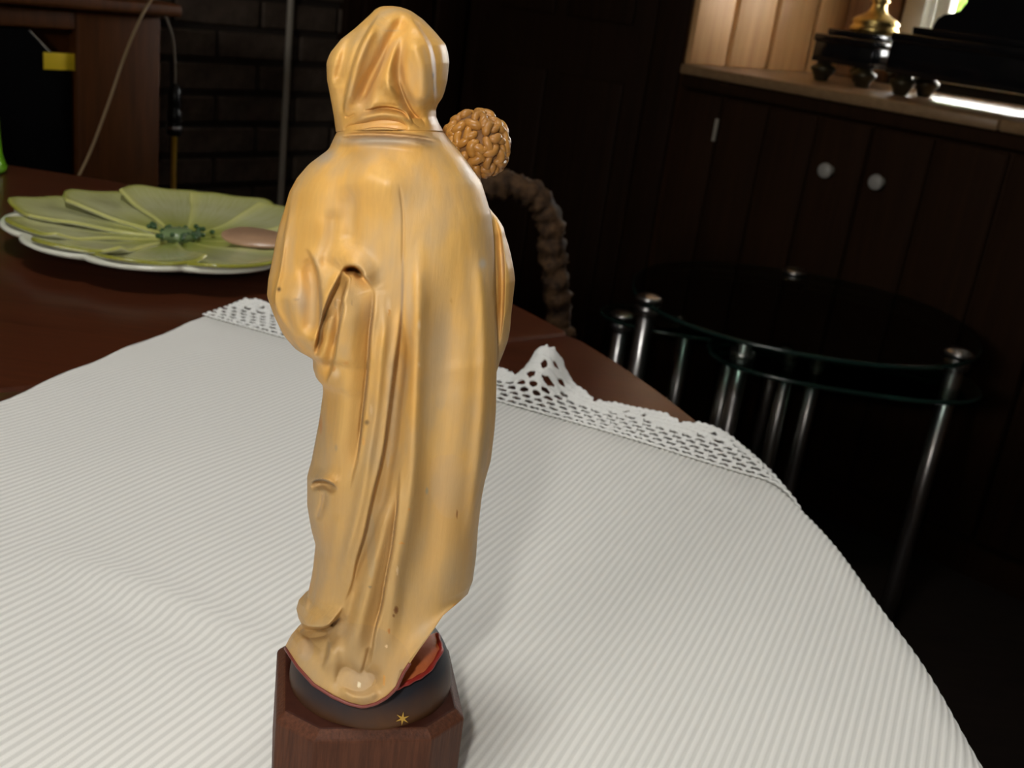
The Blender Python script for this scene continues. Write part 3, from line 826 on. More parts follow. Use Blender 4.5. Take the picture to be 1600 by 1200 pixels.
carved('veil', PX, PY, Yb, VS, lambda u, t: (.016 * np.sqrt(np.clip(1 - (np.clip(.5 - t, 0, .5) / .5) ** 2, 0, 1))) * np.maximum(1 - np.abs(2 * u - 1) ** 2.3, 0) ** .55, cloakm, fig,
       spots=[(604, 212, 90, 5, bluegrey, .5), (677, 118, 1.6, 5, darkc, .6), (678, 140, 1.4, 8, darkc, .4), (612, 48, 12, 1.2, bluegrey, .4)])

# --- cloak
Lk = np.array([(188, 531), (205, 527), (219, 520), (233, 514), (242, 502), (256, 483), (278, 464), (300, 452), (328, 444), (353, 436), (375, 431), (397, 427), (437, 419), (462, 417), (491, 427), (522, 442), (544, 461), (556, 484), (560, 489), (575, 489), (590, 494), (600, 504), (612, 505), (656, 499), (719, 487), (744, 480), (790, 480), (825, 486), (850, 493), (888, 489), (905, 486)])
Rk = np.array([(188, 677), (205, 691), (222, 705), (244, 724), (266, 739), (284, 752), (300, 757), (334, 767), (366, 771), (428, 775), (537, 777), (580, 776), (640, 775), (669, 773), (719, 767), (750, 758), (775, 753), (825, 747), (869, 744), (905, 739)])
py1 = np.linspace(188, 905, 420)
l = np.interp(py1, Lk[:, 0], Lk[:, 1]); r = np.interp(py1, Rk[:, 0], Rk[:, 1])
l[2:-2] = np.convolve(l, k5, 'same')[2:-2]; r[2:-2] = np.convolve(r, k5, 'same')[2:-2]
sag = np.interp(py1, [188, 230, 500, 905], [-4, 0, 18, 40])
R1x = l[:, None] + (r - l)[:, None] * us; R1y = py1[:, None] + sag[:, None] * prof_u
hem = np.array([(445, 1011), (465, 1042), (490, 1070), (520, 1089), (545, 1100), (567, 1105), (587, 1100), (605, 1090), (620, 1075), (630, 1052), (655, 1015), (679, 982), (692, 962), (717, 941), (731, 928)], float)
seg = np.r_[0, np.cumsum(np.linalg.norm(np.diff(hem, axis=0), axis=1))]; seg /= seg[-1]
hx = np.interp(us, seg, hem[:, 0]); hy = np.interp(us, seg, hem[:, 1])
Ns = 130; ss = np.linspace(0, 1, Ns + 1)[1:]
led = np.array([(486, 905), (483, 919), (480, 930), (467, 937), (463, 951), (466, 964), (471, 974), (463, 984), (455, 992), (450, 1001), (445, 1011)], float)
sg = np.r_[0, np.cumsum(np.linalg.norm(np.diff(led, axis=0), axis=1))]; sg /= sg[-1]
lx = np.interp(ss, sg, led[:, 0]); ly = np.interp(ss, sg, led[:, 1])
R2x = (1 - ss)[:, None] * R1x[-1] + ss[:, None] * hx; R2y = (1 - ss)[:, None] * R1y[-1] + ss[:, None] * hy
wq = (1 - us) ** 7
R2x += (lx - R2x[:, 0])[:, None] * wq; R2y += (ly - R2y[:, 0])[:, None] * wq
PX = np.vstack([R1x, R2x]); PY = np.vstack([R1y, R2y])
bk = np.concatenate([np.interp(py1, [188, 215, 260, 300, 350, 450, 600, 905], [.0160, .0170, .0193, .0207, .0219, .0226, .0220, .0225]), (.0225 + .0075 * ss ** 1.8)])
bk[6:-1] = np.convolve(np.r_[np.full(30, bk[0]), bk, np.full(30, bk[-1])], np.hanning(61) / np.hanning(61).sum(), 'valid')[6:-1]
Yb = YS - bk[:, None] * prof_u
CS = [
 # neck
 ('g', -1.2, 3.0, [(524, 214), (565, 210), (610, 211), (660, 216), (692, 224)]), ('g', .8, 6, [(522, 224), (570, 220), (620, 221), (680, 230)]),
 # shoulders and back
 ('g', 1.7, 36, [(578, 278), (600, 286)]), ('g', -1.3, 17, [(546, 285), (548, 330), (547, 372), (538, 398)]), ('g', .7, 22, [(500, 290), (490, 340)]),
 ('g', -.9, 12, [(521, 345), (519, 378), (510, 408)]), ('g', -.35, 2.0, [(624, 285), (630, 340), (629, 420)]),
 # left arm
 ('s', -1.8, 17, 2.0, [(476, 385), (488, 405), (498, 440), (501, 490), (497, 536)]), ('g', -1.6, 14, [(480, 400), (487, 450), (488, 500), (484, 535)]),
 ('g', .9, 6, [(446, 352), (437, 420), (429, 462), (432, 485), (452, 518), (476, 540)]), ('g', .9, 14, [(455, 470), (470, 520)]), ('s', -1.1, 11, 1.5, [(456, 310), (446, 356), (437, 420), (428, 464), (434, 492), (452, 520)]),
 # arch and hollow
 ('g', .6, 12, [(505, 412), (522, 402), (545, 398), (568, 410), (590, 434)]), ('s', -2.6, 13, 1.2, [(530, 428), (539, 419), (555, 417), (570, 434), (585, 453)]),
 ('g', -5.5, 4.5, [(537, 425), (545, 421), (557, 423), (566, 434)]), ('s', 2.6, 13, 1.6, [(538, 418), (527, 440), (516, 462), (505, 492), (496, 530), (490, 556)]),
 ('s', -2.0, 15, 1.3, [(573, 440), (584, 456), (582, 490), (578, 522), (574, 584), (567, 647), (560, 709), (552, 745), (546, 770)]),
 ('g', -1.2, 3.0, [(584, 456), (582, 490), (578, 522), (574, 584), (567, 647), (560, 709)]),
 ('g', 1.7, 20, [(552, 450), (546, 520), (538, 600), (528, 690), (520, 740)]), ('s', -1.9, 13, 1.8, [(545, 432), (535, 470), (528, 520), (519, 570), (508, 605)]),
 ('g', 1.3, 8, [(523, 478), (512, 520), (502, 560), (498, 582)]), ('g', -.8, 2.4, [(524, 470), (533, 470), (536, 482), (529, 512), (519, 548)]), ('g', -1.0, 4, [(512, 480), (500, 520), (494, 560)]),
 # ridge between the two creases, crease one
 ('g', 1.7, 9, [(597, 450), (601, 500), (594, 570), (586, 650), (576, 715), (564, 780), (552, 830), (538, 880), (520, 935)]),
 ('s', 1.9, 20, 1.6, [(628, 470), (624, 525), (617, 575), (608, 647), (599, 709), (583, 775), (571, 831), (558, 875), (549, 916), (533, 950)]),
 ('g', -1.8, 11, [(630, 500), (629, 560), (620, 640), (611, 720), (597, 790), (582, 850), (566, 900)]),
 ('g', 2.0, 13, [(655, 370), (653, 480), (649, 600), (645, 710), (640, 790), (629, 850), (619, 900), (611, 965), (604, 1010), (597, 1058)]),
 ('s', -1.9, 15, 1.3, [(625, 725), (621, 787), (613, 853), (603, 906), (596, 947), (586, 987), (580, 1030), (574, 1052)]),
 ('g', -1.0, 3, [(622, 770), (613, 853), (603, 906), (596, 947), (586, 987)]),
 ('g', 1.6, 13, [(602, 770), (592, 840), (578, 910), (560, 980), (548, 1040)]), ('g', -1.2, 9, [(560, 905), (546, 960), (532, 1010)]),
 ('g', -1.5, 26, [(702, 400), (696, 560), (686, 680), (676, 800), (662, 890), (640, 980)]),
 ('g', 1.5, 12, [(746, 370), (756, 480), (758, 600), (752, 690), (742, 790), (734, 880)]),
 ('g', -1.5, 5, [(768, 700), (763, 725), (758, 745)]),
 # small arch on the lower left fold
 ('s', -3.2, 11, 1.2, [(484, 759), (493, 752), (506, 751), (518, 756), (528, 765)]), ('g', -1.6, 5, [(492, 760), (506, 758), (518, 764)]), ('g', -1.0, 5, [(508, 766), (504, 790), (495, 815)]), ('g', .8, 10, [(530, 800), (522, 850), (508, 910), (498, 955)]),
 ('g', .9, 4, [(491, 860), (488, 895), (481, 930), (476, 962)]),
 # tip of the fold and the lower skirt
 ('s', -4.2, 20, 1.3, [(460, 966), (471, 974), (487, 981), (510, 980), (528, 962), (537, 946)]), ('g', -3.0, 7, [(470, 986), (488, 990), (506, 988)]), ('g', -.8, 2, [(516, 978), (525, 972), (534, 966)]),
 ('s', -1.3, 13, 2.2, [(513, 990), (513, 1020), (502, 1052)]), ('g', .8, 9, [(470, 1000), (468, 1020)]), ('g', .9, 11, [(525, 1000), (522, 1040), (530, 1070)]),
 ('g', -2.8, 15, [(540, 1054), (560, 1064), (578, 1060)]), ('g', -1.0, 3, [(566, 1056), (573, 1030), (578, 1010)]), ('g', 1.1, 7, [(530, 1076), (552, 1088), (575, 1088), (593, 1076)]),
]
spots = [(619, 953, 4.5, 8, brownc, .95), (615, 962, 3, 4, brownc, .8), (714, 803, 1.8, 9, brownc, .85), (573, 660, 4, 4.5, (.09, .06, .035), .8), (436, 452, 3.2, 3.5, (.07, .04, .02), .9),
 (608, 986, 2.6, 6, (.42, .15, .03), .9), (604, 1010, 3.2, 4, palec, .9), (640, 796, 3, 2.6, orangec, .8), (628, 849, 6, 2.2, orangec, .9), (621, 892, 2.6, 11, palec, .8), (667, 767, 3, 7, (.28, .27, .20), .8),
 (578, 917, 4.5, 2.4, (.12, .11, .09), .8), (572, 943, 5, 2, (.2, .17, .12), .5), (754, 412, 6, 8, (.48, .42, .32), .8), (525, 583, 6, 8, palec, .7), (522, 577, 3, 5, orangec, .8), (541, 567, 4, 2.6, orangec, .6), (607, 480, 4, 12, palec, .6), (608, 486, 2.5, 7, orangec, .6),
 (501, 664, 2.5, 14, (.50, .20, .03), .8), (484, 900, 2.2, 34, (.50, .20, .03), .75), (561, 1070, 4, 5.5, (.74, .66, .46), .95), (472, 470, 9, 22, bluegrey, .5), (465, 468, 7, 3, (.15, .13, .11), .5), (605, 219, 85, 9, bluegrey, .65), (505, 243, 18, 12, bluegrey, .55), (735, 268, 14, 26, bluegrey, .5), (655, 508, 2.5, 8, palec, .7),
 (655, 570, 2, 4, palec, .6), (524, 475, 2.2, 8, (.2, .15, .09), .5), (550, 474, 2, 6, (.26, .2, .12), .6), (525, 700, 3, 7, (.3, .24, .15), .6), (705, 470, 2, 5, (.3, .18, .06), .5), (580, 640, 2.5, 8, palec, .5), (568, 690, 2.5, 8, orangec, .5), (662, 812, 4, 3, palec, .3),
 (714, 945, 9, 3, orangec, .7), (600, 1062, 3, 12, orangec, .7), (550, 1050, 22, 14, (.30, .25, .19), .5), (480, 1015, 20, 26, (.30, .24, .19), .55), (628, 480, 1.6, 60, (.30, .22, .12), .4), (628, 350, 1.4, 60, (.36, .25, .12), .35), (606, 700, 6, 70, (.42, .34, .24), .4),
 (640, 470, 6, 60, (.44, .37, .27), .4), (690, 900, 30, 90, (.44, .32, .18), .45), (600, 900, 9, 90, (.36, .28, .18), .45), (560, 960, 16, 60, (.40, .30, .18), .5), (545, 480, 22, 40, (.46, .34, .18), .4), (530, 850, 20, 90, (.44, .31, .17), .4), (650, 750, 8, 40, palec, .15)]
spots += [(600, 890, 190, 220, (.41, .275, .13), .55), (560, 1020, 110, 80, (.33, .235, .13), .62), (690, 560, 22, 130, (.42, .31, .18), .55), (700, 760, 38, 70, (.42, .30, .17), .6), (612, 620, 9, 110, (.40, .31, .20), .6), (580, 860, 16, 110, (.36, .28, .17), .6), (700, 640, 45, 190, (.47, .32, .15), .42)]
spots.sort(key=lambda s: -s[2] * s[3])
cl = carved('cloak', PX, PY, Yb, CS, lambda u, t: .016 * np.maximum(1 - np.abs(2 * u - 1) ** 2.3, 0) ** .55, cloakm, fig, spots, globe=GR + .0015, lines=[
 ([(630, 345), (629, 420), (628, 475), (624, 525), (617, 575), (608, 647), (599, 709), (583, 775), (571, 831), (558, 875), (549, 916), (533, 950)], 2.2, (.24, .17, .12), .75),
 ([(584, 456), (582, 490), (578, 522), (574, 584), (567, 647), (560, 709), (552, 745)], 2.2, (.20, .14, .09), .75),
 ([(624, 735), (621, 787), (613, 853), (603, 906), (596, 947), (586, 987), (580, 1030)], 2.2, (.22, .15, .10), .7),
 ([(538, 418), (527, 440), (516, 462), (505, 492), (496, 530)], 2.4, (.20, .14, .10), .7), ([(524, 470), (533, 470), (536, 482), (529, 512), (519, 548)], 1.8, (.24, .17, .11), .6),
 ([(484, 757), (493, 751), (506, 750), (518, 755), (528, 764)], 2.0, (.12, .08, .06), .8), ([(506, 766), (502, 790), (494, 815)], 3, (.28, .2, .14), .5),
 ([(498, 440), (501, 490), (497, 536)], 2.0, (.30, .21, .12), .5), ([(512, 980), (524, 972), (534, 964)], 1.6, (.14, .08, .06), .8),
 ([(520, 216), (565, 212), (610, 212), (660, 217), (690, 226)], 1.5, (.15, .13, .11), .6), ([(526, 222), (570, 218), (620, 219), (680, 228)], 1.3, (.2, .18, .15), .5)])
# red line under the hem
hp = np.array([cl.data.vertices[i].co for i in range(549 * (NU + 40) + 2, 549 * (NU + 40) + int(NU * .62))]) + ROOT[fig]
mk('hem_line', *tube(hp[::4], .00055, 6), Mat('dull_red_hem', (.17, .035, .025), .5).m, fig)

# --- right sleeve
Rs = np.array([(316, 752), (325, 764), (334, 771), (341, 777), (350, 783), (359, 788), (369, 790), (385, 795), (400, 799), (420, 803), (437, 805), (455, 803), (491, 799), (515, 797), (531, 794), (548, 788), (565, 781), (578, 777), (592, 772)])
py1 = np.linspace(316, 592, 150); r = np.interp(py1, Rs[:, 0], Rs[:, 1]); l = np.interp(py1, [316, 340, 560, 592], [735, 725, 725, 745])
ul_ = us[::2]; pu = prof_u[::2]
PX = l[:, None] + (r - l)[:, None] * ul_; PY = py1[:, None] + 8 * pu
sv = np.sqrt(np.clip(np.sin(np.clip((py1 - 314) / 280., 0, 1) * pi), 0, 1))
Yb = YS + .010 - .011 * pu * sv[:, None]
carved('sleeve', PX, PY, Yb, [('s', -.9, 9, 1.4, [(766, 330), (778, 352), (785, 385), (788, 430), (786, 490), (780, 545)]), ('g', -.9, 4, [(776, 360), (781, 400), (783, 450), (781, 510)]), ('g', .6, 5, [(795, 400), (797, 450), (792, 510)])],
       lambda u, t: .014 * np.maximum(1 - np.abs(2 * u - 1) ** 2.3, 0) ** .55 * np.sqrt(np.clip(np.sin(pi * (.02 + .96 * t)), 0, 1)), cloakm, fig, [(786, 400, 3, 40, bluegrey, .4), (790, 480, 8, 50, (.50, .30, .10), .4)])

# --- red gown showing under the cloak
gA = smoothline([(560, 1075), (590, 1052), (620, 1012), (645, 985), (664, 972), (679, 975)], 40)
gB = smoothline([(570, 1092), (602, 1083), (624, 1073), (645, 1063), (670, 1047), (690, 1016)], 40)
tt = np.linspace(0, 1, 20)
gp = gA[None] * (1 - tt)[:, None, None] + gB[None] * tt[:, None, None]
Rr = (GR - .0010) * (1 - tt) + (GR + .0022) * tt
G = np.stack([onsphere(gp[i, :, 0], gp[i, :, 1], Rr[i]) for i in range(20)])
Gi = G + (G - CAM) / np.linalg.norm(G - CAM, axis=-1)[..., None] * .004
V = np.vstack([G.reshape(-1, 3), Gi.reshape(-1, 3)])
idx = np.arange(800).reshape(20, 40)
FQ = [[int(a) for a in q] for q in np.stack([idx[:-1, :-1], idx[1:, :-1], idx[1:, 1:], idx[:-1, 1:]], -1).reshape(-1, 4)]
FQ += [[a + 800 for a in reversed(q)] for q in FQ]
bd = list(idx[0]) + list(idx[1:, -1]) + list(idx[-1, -2::-1]) + list(idx[-2:0:-1, 0])
FQ += [[int(bd[i]), int(bd[(i + 1) % len(bd)]), int(bd[(i + 1) % len(bd)]) + 800, int(bd[i]) + 800] for i in range(len(bd))]
gow = mk('gown', V, FQ, gownm, fig); sharp(gow, 50)
ge = np.vstack([G[-1, 8:], G[::-1, -1][1:12]])
mk('gown_edge', *tube(ge + (CAM - ge) / np.linalg.norm(CAM - ge, axis=1)[:, None] * .0003, .00075 + .00012 * np.sin(np.arange(len(ge)) * 1.1), 8), redm, gow)

# --- child: head with carved curls, body in a robe; the woman's face under the veil
hc = aty(744, 226, YS + .022); HR = .0089
v, f = sphere(hc, (HR, HR, HR * 1.03), 28, 18)
chd = mk('child_head', v, f, scalpm, fig)
fib = []
N = 150
for i in range(N):
    z = 1 - 2 * (i + .5) / N; a = i * 2.39996; fib.append((math.sqrt(1 - z * z) * math.cos(a), math.sqrt(1 - z * z) * math.sin(a), z))
parts = []
for i, d in enumerate(fib):
    d = np.array(d)
    if d[1] > .55: continue
    t = np.cross(d, rng.normal(size=3)); t /= np.linalg.norm(t)
    if d[1] < 0: 
        t = .75 * t + .6 * np.array([.1, 0, -1]); t -= d * (t @ d); t /= np.linalg.norm(t)
    kap = rng.choice([-1, 1]) * rng.uniform(.5, 1.3); n = 9; ln = rng.uniform(.42, .72); pts = []
    p = d.copy(); 
    for k in range(n):
        lift = HR * (1.02 + .05 * math.sin(pi * k / (n - 1)))
        pts.append(hc + p * lift)
        q = np.cross(p, t); ang_ = kap * (ln / n) * 3.2 * (1 if k < n * .6 else -.8); t = t * math.cos(ang_) + q * math.sin(ang_)
        p = p + t * ln / n; p /= np.linalg.norm(p); t -= p * (t @ p); t /= np.linalg.norm(t)
    rr = .0012 * np.array([.55, .9, 1.05, 1.1, 1.1, 1.1, 1.05, .9, .5]) * rng.uniform(.85, 1.2)
    parts.append(tube(pts, rr, 8))
vv_, ff_ = merge(parts)
mk('curls', vv_, ff_, curlm, chd)
v, f = sphere(aty(742, 222, YS + .0275), (.0058, .0055, .0070), 20, 14); mk('child_face', v, f, skinm, chd)
bc = aty(698, 372, YS + .024)
v, f = lathe([(.001, -.026), (.010, -.026), (.0125, -.015), (.0115, 0), (.0105, .012), (.0075, .02), (.004, .024), (.001, .025)], 28)
v[:, :2] *= 1 + .07 * np.sin(7 * np.arctan2(v[:, 1], v[:, 0]))[:, None]
mk('child_robe', v + bc, f, gownm, fig)
fc = aty(606, 112, YS + .012)
nv = 18
v, f = sphere((0, 0, 0), (.0115, .011, .0155), 28, nv)
nose = np.exp(-((v[:, 0] / .0022) ** 2 + ((v[:, 2] + .001) / .0035) ** 2)) * (v[:, 1] > 0); v[:, 1] += nose * .0035
eye = (np.exp(-(((np.abs(v[:, 0]) - .0045) / .0022) ** 2 + ((v[:, 2] - .002) / .0018) ** 2))) * (v[:, 1] > 0); v[:, 1] -= eye * .0014
mk('woman_face', v + fc, f, skinm, fig)

# ------------------------------------------------------------------ petal plate
PC = np.array([-.311, .937]); 
pl_t = thing('petal_plate', (PC[0], PC[1], TZ), 'pale green glazed plate moulded as a large flower with overlapping petals', 'plate')
PR = .142
glz = Mat('white_glaze', lin(222, 222, 205), .14, .6).m
pm = Mat('green_petal_glaze', lin(190, 195, 120), .16, .6)
uvn = pm.node('ShaderNodeUVMap'); uvn.uv_map = 'petal'
sx = pm.node('ShaderNodeSeparateXYZ'); pm.l.new(uvn.outputs[0], sx.inputs[0])
nz = pm.noise(pm.coords((1, 1, 1)), 22, 3)
cR = pm.ramp(sx.outputs[1], [(.0, lin(110, 124, 40)), (.22, lin(160, 164, 82)), (.6, lin(188, 188, 146)), (.93, lin(182, 182, 126)), (1, lin(145, 143, 50))])
vein = pm.node('ShaderNodeTexNoise', _Scale=7.0, _Detail=3.0)
mp = pm.node('ShaderNodeMapping'); mp.inputs['Scale'].default_value = (6, .5, 1); pm.l.new(uvn.outputs[0], mp.inputs[0]); pm.l.new(mp.outputs[0], vein.inputs['Vector'])
c = pm.mix(pm.ramp(vein.outputs['Fac'], [(.40, (0, 0, 0)), (.75, (.6, .6, .6))]), cR, lin(160, 163, 88))
eg = pm.ramp(sx.outputs[0], [(.0, (1, 1, 1)), (.10, (0, 0, 0)), (.88, (0, 0, 0)), (1, (.8, .8, .8))])
c = pm.mix(eg, c, lin(200, 198, 120))
pm.color(c); pm = pm.m
def dish(r):
    q = np.clip(r / PR, 0, 1.05); return .010 + .015 * q ** 1.7
NP = 11
ang0 = np.arange(NP) * 2 * pi / NP + .2
# base dish with scalloped rim
n = 220; a = np.linspace(0, 2 * pi, n, endpoint=False)
sc_ = np.abs(np.cos((a - .2) * NP / 2)) ** .6
rows = [(.02, -.001, 0), (.070, -.001, 0), (.073, .003, 0), (.080, .005, 0), (.105, .0105, 0), (.125, .0150, .003), (.1355, .0178, .005), (.1385, .0200, .006), (.1375, .0222, .006), (.134, .0222, .006), (.11, .0155, 0), (.06, .009, 0), (.004, .0085, 0)]
V = []
for rr, zz, s_ in rows:
    R_ = rr + s_ * (sc_ - .5) * 1.6
    V.append(np.stack([PC[0] + R_ * np.cos(a), PC[1] + R_ * np.sin(a), np.full(n, TZ + .0015 + zz)], 1))
V = np.vstack(V)
Fa = [[i * n + j, i * n + (j + 1) % n, (i + 1) * n + (j + 1) % n, (i + 1) * n + j] for i in range(len(rows) - 1) for j in range(n)]
Fa.append([j for j in reversed(range(n))]); Fa.append([(len(rows) - 1) * n + j for j in range(n)])
mk('dish', V, Fa, glz, pl_t)
def petal(k):
    nu_, nv_ = 36, 36
    u = np.linspace(-1, 1, nu_); v = np.linspace(0, 1, nv_)
    Ug, Vg = np.meshgrid(u, v)
    ht = random.uniform(.96, 1.04)
    tip = 1 - .20 * np.abs(Ug) ** 2.2 + .02 * np.cos(Ug * 6 + k)
    r = .016 + (PR * ht - .016) * Vg * tip
    th = ang0[k] + Ug * (.40 + .02 * random.random()) * (.80 + .2 * np.sin(Vg * pi * .5)) + .10 * (Vg - .5)
    z = dish(r) + .0026 * Ug * (.5 + .5 * Vg) + .0012 * np.cos(Ug * 4.0 + k) * Vg + .0030 * (np.clip(np.abs(Ug) - .72, 0, 1) / .28) ** 1.5 * Vg * (Ug > 0) \
        + .0015 * np.sin(Vg * 9 + k * 1.7) * Ug * Vg + .0020 * np.clip(Vg - .8, 0, 1) / .2
    X = np.stack([PC[0] + r * np.cos(th), PC[1] + r * np.sin(th), TZ + .002 + z], -1).reshape(-1, 3)
    idx = np.arange(nu_ * nv_).reshape(nv_, nu_)
    FQ = np.stack([idx[:-1, :-1], idx[1:, :-1], idx[1:, 1:], idx[:-1, 1:]], -1).reshape(-1, 4)
    o = mk('petal', X, FQ, pm, pl_t)
    uvl = o.data.uv_layers.new(name='petal')
    li = np.empty(len(o.data.loops), int); o.data.loops.foreach_get('vertex_index', li)
    uvl.data.foreach_set('uv', np.stack([(Ug.ravel()[li] + 1) / 2, Vg.ravel()[li]], 1).ravel())
    o.data.materials.append(glz)
    modapply(o, ('SOLIDIFY', dict(thickness=.0035, offset=-1, material_offset_rim=0, material_offset=1)), ('SUBSURF', dict(levels=1, render_levels=1)))
    return o
for k in range(NP): petal(k)
sm = Mat('dark_green_glaze', lin(48, 78, 40), .25).m
parts = []
for i in range(34):
    a_ = rng.uniform(0, 2 * pi); rr = rng.uniform(.012, .030)
    c = np.array([PC[0] + rr * math.cos(a_) , PC[1] + rr * math.sin(a_), TZ + .0175 + rr * .06])
    parts.append(sphere(c, (.0024, .0024, .0022), 8, 6))
v, f = merge(parts); mk('stamens', v, f, sm, pl_t, kind='stuff')
v, f = lathe([(.001, .012), (.016, .012), (.015, .018), (.010, .0205), (.001, .021)], 20); mk('flower_centre', v + np.array([PC[0], PC[1], TZ]), f, Mat('grey_green_glaze', lin(120, 140, 95), .2).m, pl_t)
# small pinkish leaf shape lying on the near right petals
lc = atz(408, 374, TZ + .028)
t = np.linspace(0, 2 * pi, 40, endpoint=False)
lp = np.stack([.034 * np.cos(t), .017 * np.sin(t) * (1 - .25 * np.cos(t))], 1)
v, f = prism(lp, 0, .0018, .0006); v[:, 2] += .004 * (v[:, 1] / .02)
mk('pink_leaf', v + lc, f, Mat('pinkish_glaze', lin(176, 140, 110), .3).m, pl_t)

# ------------------------------------------------------------------ knobbly arched chair behind the table
barkm = Mat('knobbly_brown_wood', lin(105, 78, 52), .8, .3)
nk = barkm.noise(barkm.coords((1, 1, 1)), 60, 4)
barkm.color(barkm.ramp(nk, [(.35, lin(46, 31, 19)), (.65, lin(94, 68, 43))])); barkm.bump(nk, .8, .006); barkm = barkm.m
YC = 1.36
cpts = [aty(x, y, YC) for x, y in ((872, 520), (870, 455), (864, 400), (860, 350), (842, 312), (808, 293), (765, 290), (730, 300), (700, 330), (690, 400))]
top = smoothline(cpts, 90)
lowR = np.array(top[0]); lowL = np.array(top[-1])
chair = thing('rustic_chair', (float((lowR + lowL)[0] / 2), YC - .15, 0), 'rustic chair with knobbly bark-covered arched back, behind the table', 'chair')
def knobby(pts, r, nn_=16):
    pts = np.array(pts); m = len(pts)
    v, f = tube(pts, r, nn_)
    c = np.repeat(pts, nn_, 0)
    d = v - c
    k = np.arange(m).repeat(nn_); j = np.tile(np.arange(nn_), m)
    s = 1 + .22 * np.sin(k * .9 + 2 * np.sin(j * 2 * pi / nn_) * 1.5) * np.sin(j * 4 * pi / nn_ + k * .33) + .10 * rng.normal(size=len(v))
    return c + d * s[:, None], f
mk('arched_back', *knobby(top, .0165), barkm, chair)
for p in (lowR, lowL):
    mk('leg', *knobby(smoothline([(p[0], p[1], p[2] + .01), (p[0], p[1] - .01, .45), (p[0], p[1] + .03, .0)], 40), .019), barkm, chair)
    mk('leg', *knobby(smoothline([(p[0], p[1] - .36, .42), (p[0], p[1] - .36, .2), (p[0], p[1] - .36, 0)], 24), .019), barkm, chair)
box('seat', (lowL[0] - .02, YC - .40, .42), (lowR[0] + .02, YC + .01, .46), woodmat('seat_wood', (.02, .012, .006), (.05, .03, .015)), chair, WORLD, .01)

# ------------------------------------------------------------------ low wooden cabinet with black panel at left
pr = aty(251, 100, 2.02); LF = (np.array([pr[0], pr[1], 0]), np.stack([w1, w2, [0, 0, 1]]))
lc_ = thing('stove_cabinet', tf(LF, [(-.45, .2, 0)])[0], 'low reddish-brown wooden cabinet framing a black glass panel, at left by the brick wall', 'cabinet')
ZT = .901
box('cabinet_top', (-1.0, -.03, ZT - .022), (.026, .34, ZT), redcab, lc_, LF, .006)
box('carcass', (-.97, .04, 0), (.0, .33, ZT - .024), redcab, lc_, LF, .003)
box('frame_post', (-.155, .0, .02), (0, .038, ZT - .024), redcab, lc_, LF, .004)
box('frame_post', (-.97, .0, .02), (-.82, .038, ZT - .024), redcab, lc_, LF, .004)
box('frame_rail', (-.818, .0, ZT - .058), (-.157, .036, ZT - .026), redcab, lc_, LF, .004)
box('frame_rail', (-.818, .0, .02), (-.157, .036, .10), redcab, lc_, LF, .004)
c_ = .07
pp_ = [(-.815 + c_, .103), (-.16 - c_, .103), (-.16, .103 + c_), (-.16, ZT - .061 - c_), (-.16 - c_, ZT - .061), (-.815 + c_, ZT - .061), (-.815, ZT - .061 - c_), (-.815, .103 + c_)]
v, f = prism(pp_, .012, .034, .002)
gp_ = mk('glass_panel', tf(LF, np.stack([v[:, 0], v[:, 2], v[:, 1]], 1)), [list(reversed(q)) for q in f], blackglass, lc_, smooth=False)
def onpl(px, py, fr, y0):
    r = ray(px, py); n = fr[1][1]; o = fr[0] + n * y0
    t = ((o - CAM) @ n) / (r @ n); P = CAM + r * t; q = P - fr[0]
    return float(q @ fr[1][0]), float(P[2])
sx0, sz0 = onpl(95, 96, LF, .012)
box('yellow_sticker', (sx0 - .030, .0095, sz0 - .014), (sx0 + .026, .0125, sz0 + .014), yellow, gp_, LF, .0005)
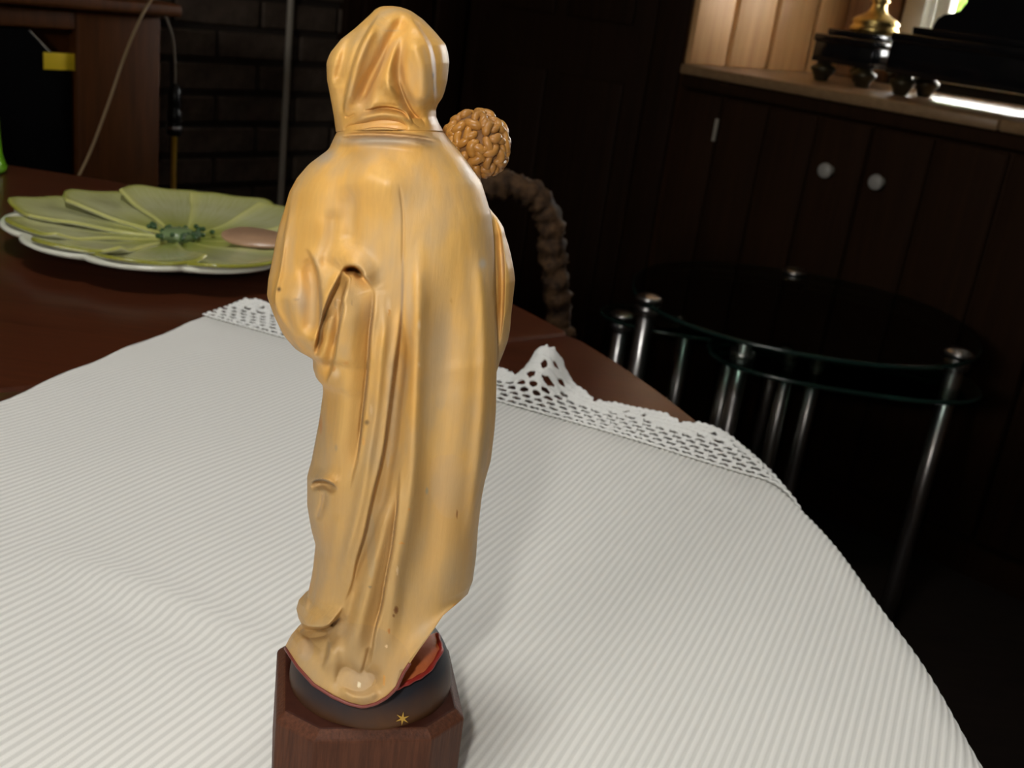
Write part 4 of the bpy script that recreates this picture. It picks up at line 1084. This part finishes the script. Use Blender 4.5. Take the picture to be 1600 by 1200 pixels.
# cord over the cabinet
yc_ = 1.62
cp = smoothline([aty(x, y, yc_ + d) for x, y, d in ((262, -60, .2), (248, -14, .1), (232, 6, .03), (212, 45, 0), (192, 95, 0), (170, 160, -.02), (142, 235, -.04), (118, 285, -.06), (98, 330, -.08), (85, 380, -.1))], 50)
cd_ = mk('beige_cord', *tube(cp, .0020, 8), cordm, loc=cp[-1])
props(cd_, 'thin beige cord hanging down in front of the wooden cabinet at left', 'cord')
# torch-like rod with yellow lower part and its thin wire
tb = aty(271, 282, 2.26)
rod = thing('yellow_rod', (tb[0], tb[1], 0), 'narrow upright tool with black top and yellow shaft beside the cabinet', 'tool')
mk('shaft', *tube([(tb[0], tb[1], 0), (tb[0], tb[1], .3), (tb[0], tb[1], aty(272, 212, 2.26)[2])], .006, 12), Mat('dull_yellow_plastic', lin(170, 130, 20), .5).m, rod)
z0 = aty(272, 212, 2.26)[2]
v, f = lathe([(.008, 0), (.014, .003), (.014, .02), (.012, .024), (.014, .030), (.014, .05), (.011, .055), (.013, .062), (.012, .095), (.006, .105)], 16); mk('black_grip', v + np.array([tb[0], tb[1], z0]), f, blackpl, rod)
v, f = lathe([(.0145, .012), (.0152, .014), (.0152, .018), (.0145, .02)], 16); mk('chrome_ring', v + np.array([tb[0], tb[1], z0]), f, chrome, rod)
wp = smoothline([(tb[0], tb[1], z0 + .10), aty(274, 110, 2.25), aty(270, 60, 2.22), aty(258, 24, 2.2), aty(250, 10, 2.18)], 30)
mk('wire', *tube(wp, .0022, 8), pipem, rod)

# ------------------------------------------------------------------ green glass at the left edge of the frame
gp0 = atz(6, 266, TZ + .006); gcx, gcy = gp0[0] - .034, gp0[1]
vs = mk('green_vase', *lathe([(.028, 0), (.033, .003), (.034, .007), (.032, .013), (.0295, .022), (.0285, .045), (.0275, .08), (.024, .12), (.022, .15), (.0195, .15), (.021, .12), (.0245, .08), (.025, .05), (.025, .02), (.001, .014)], 40, (gcx, gcy, TZ + .0005)), greeng, loc=(gcx, gcy, TZ))
props(vs, 'lime green glass vase on the table, just showing at the left edge', 'vase')
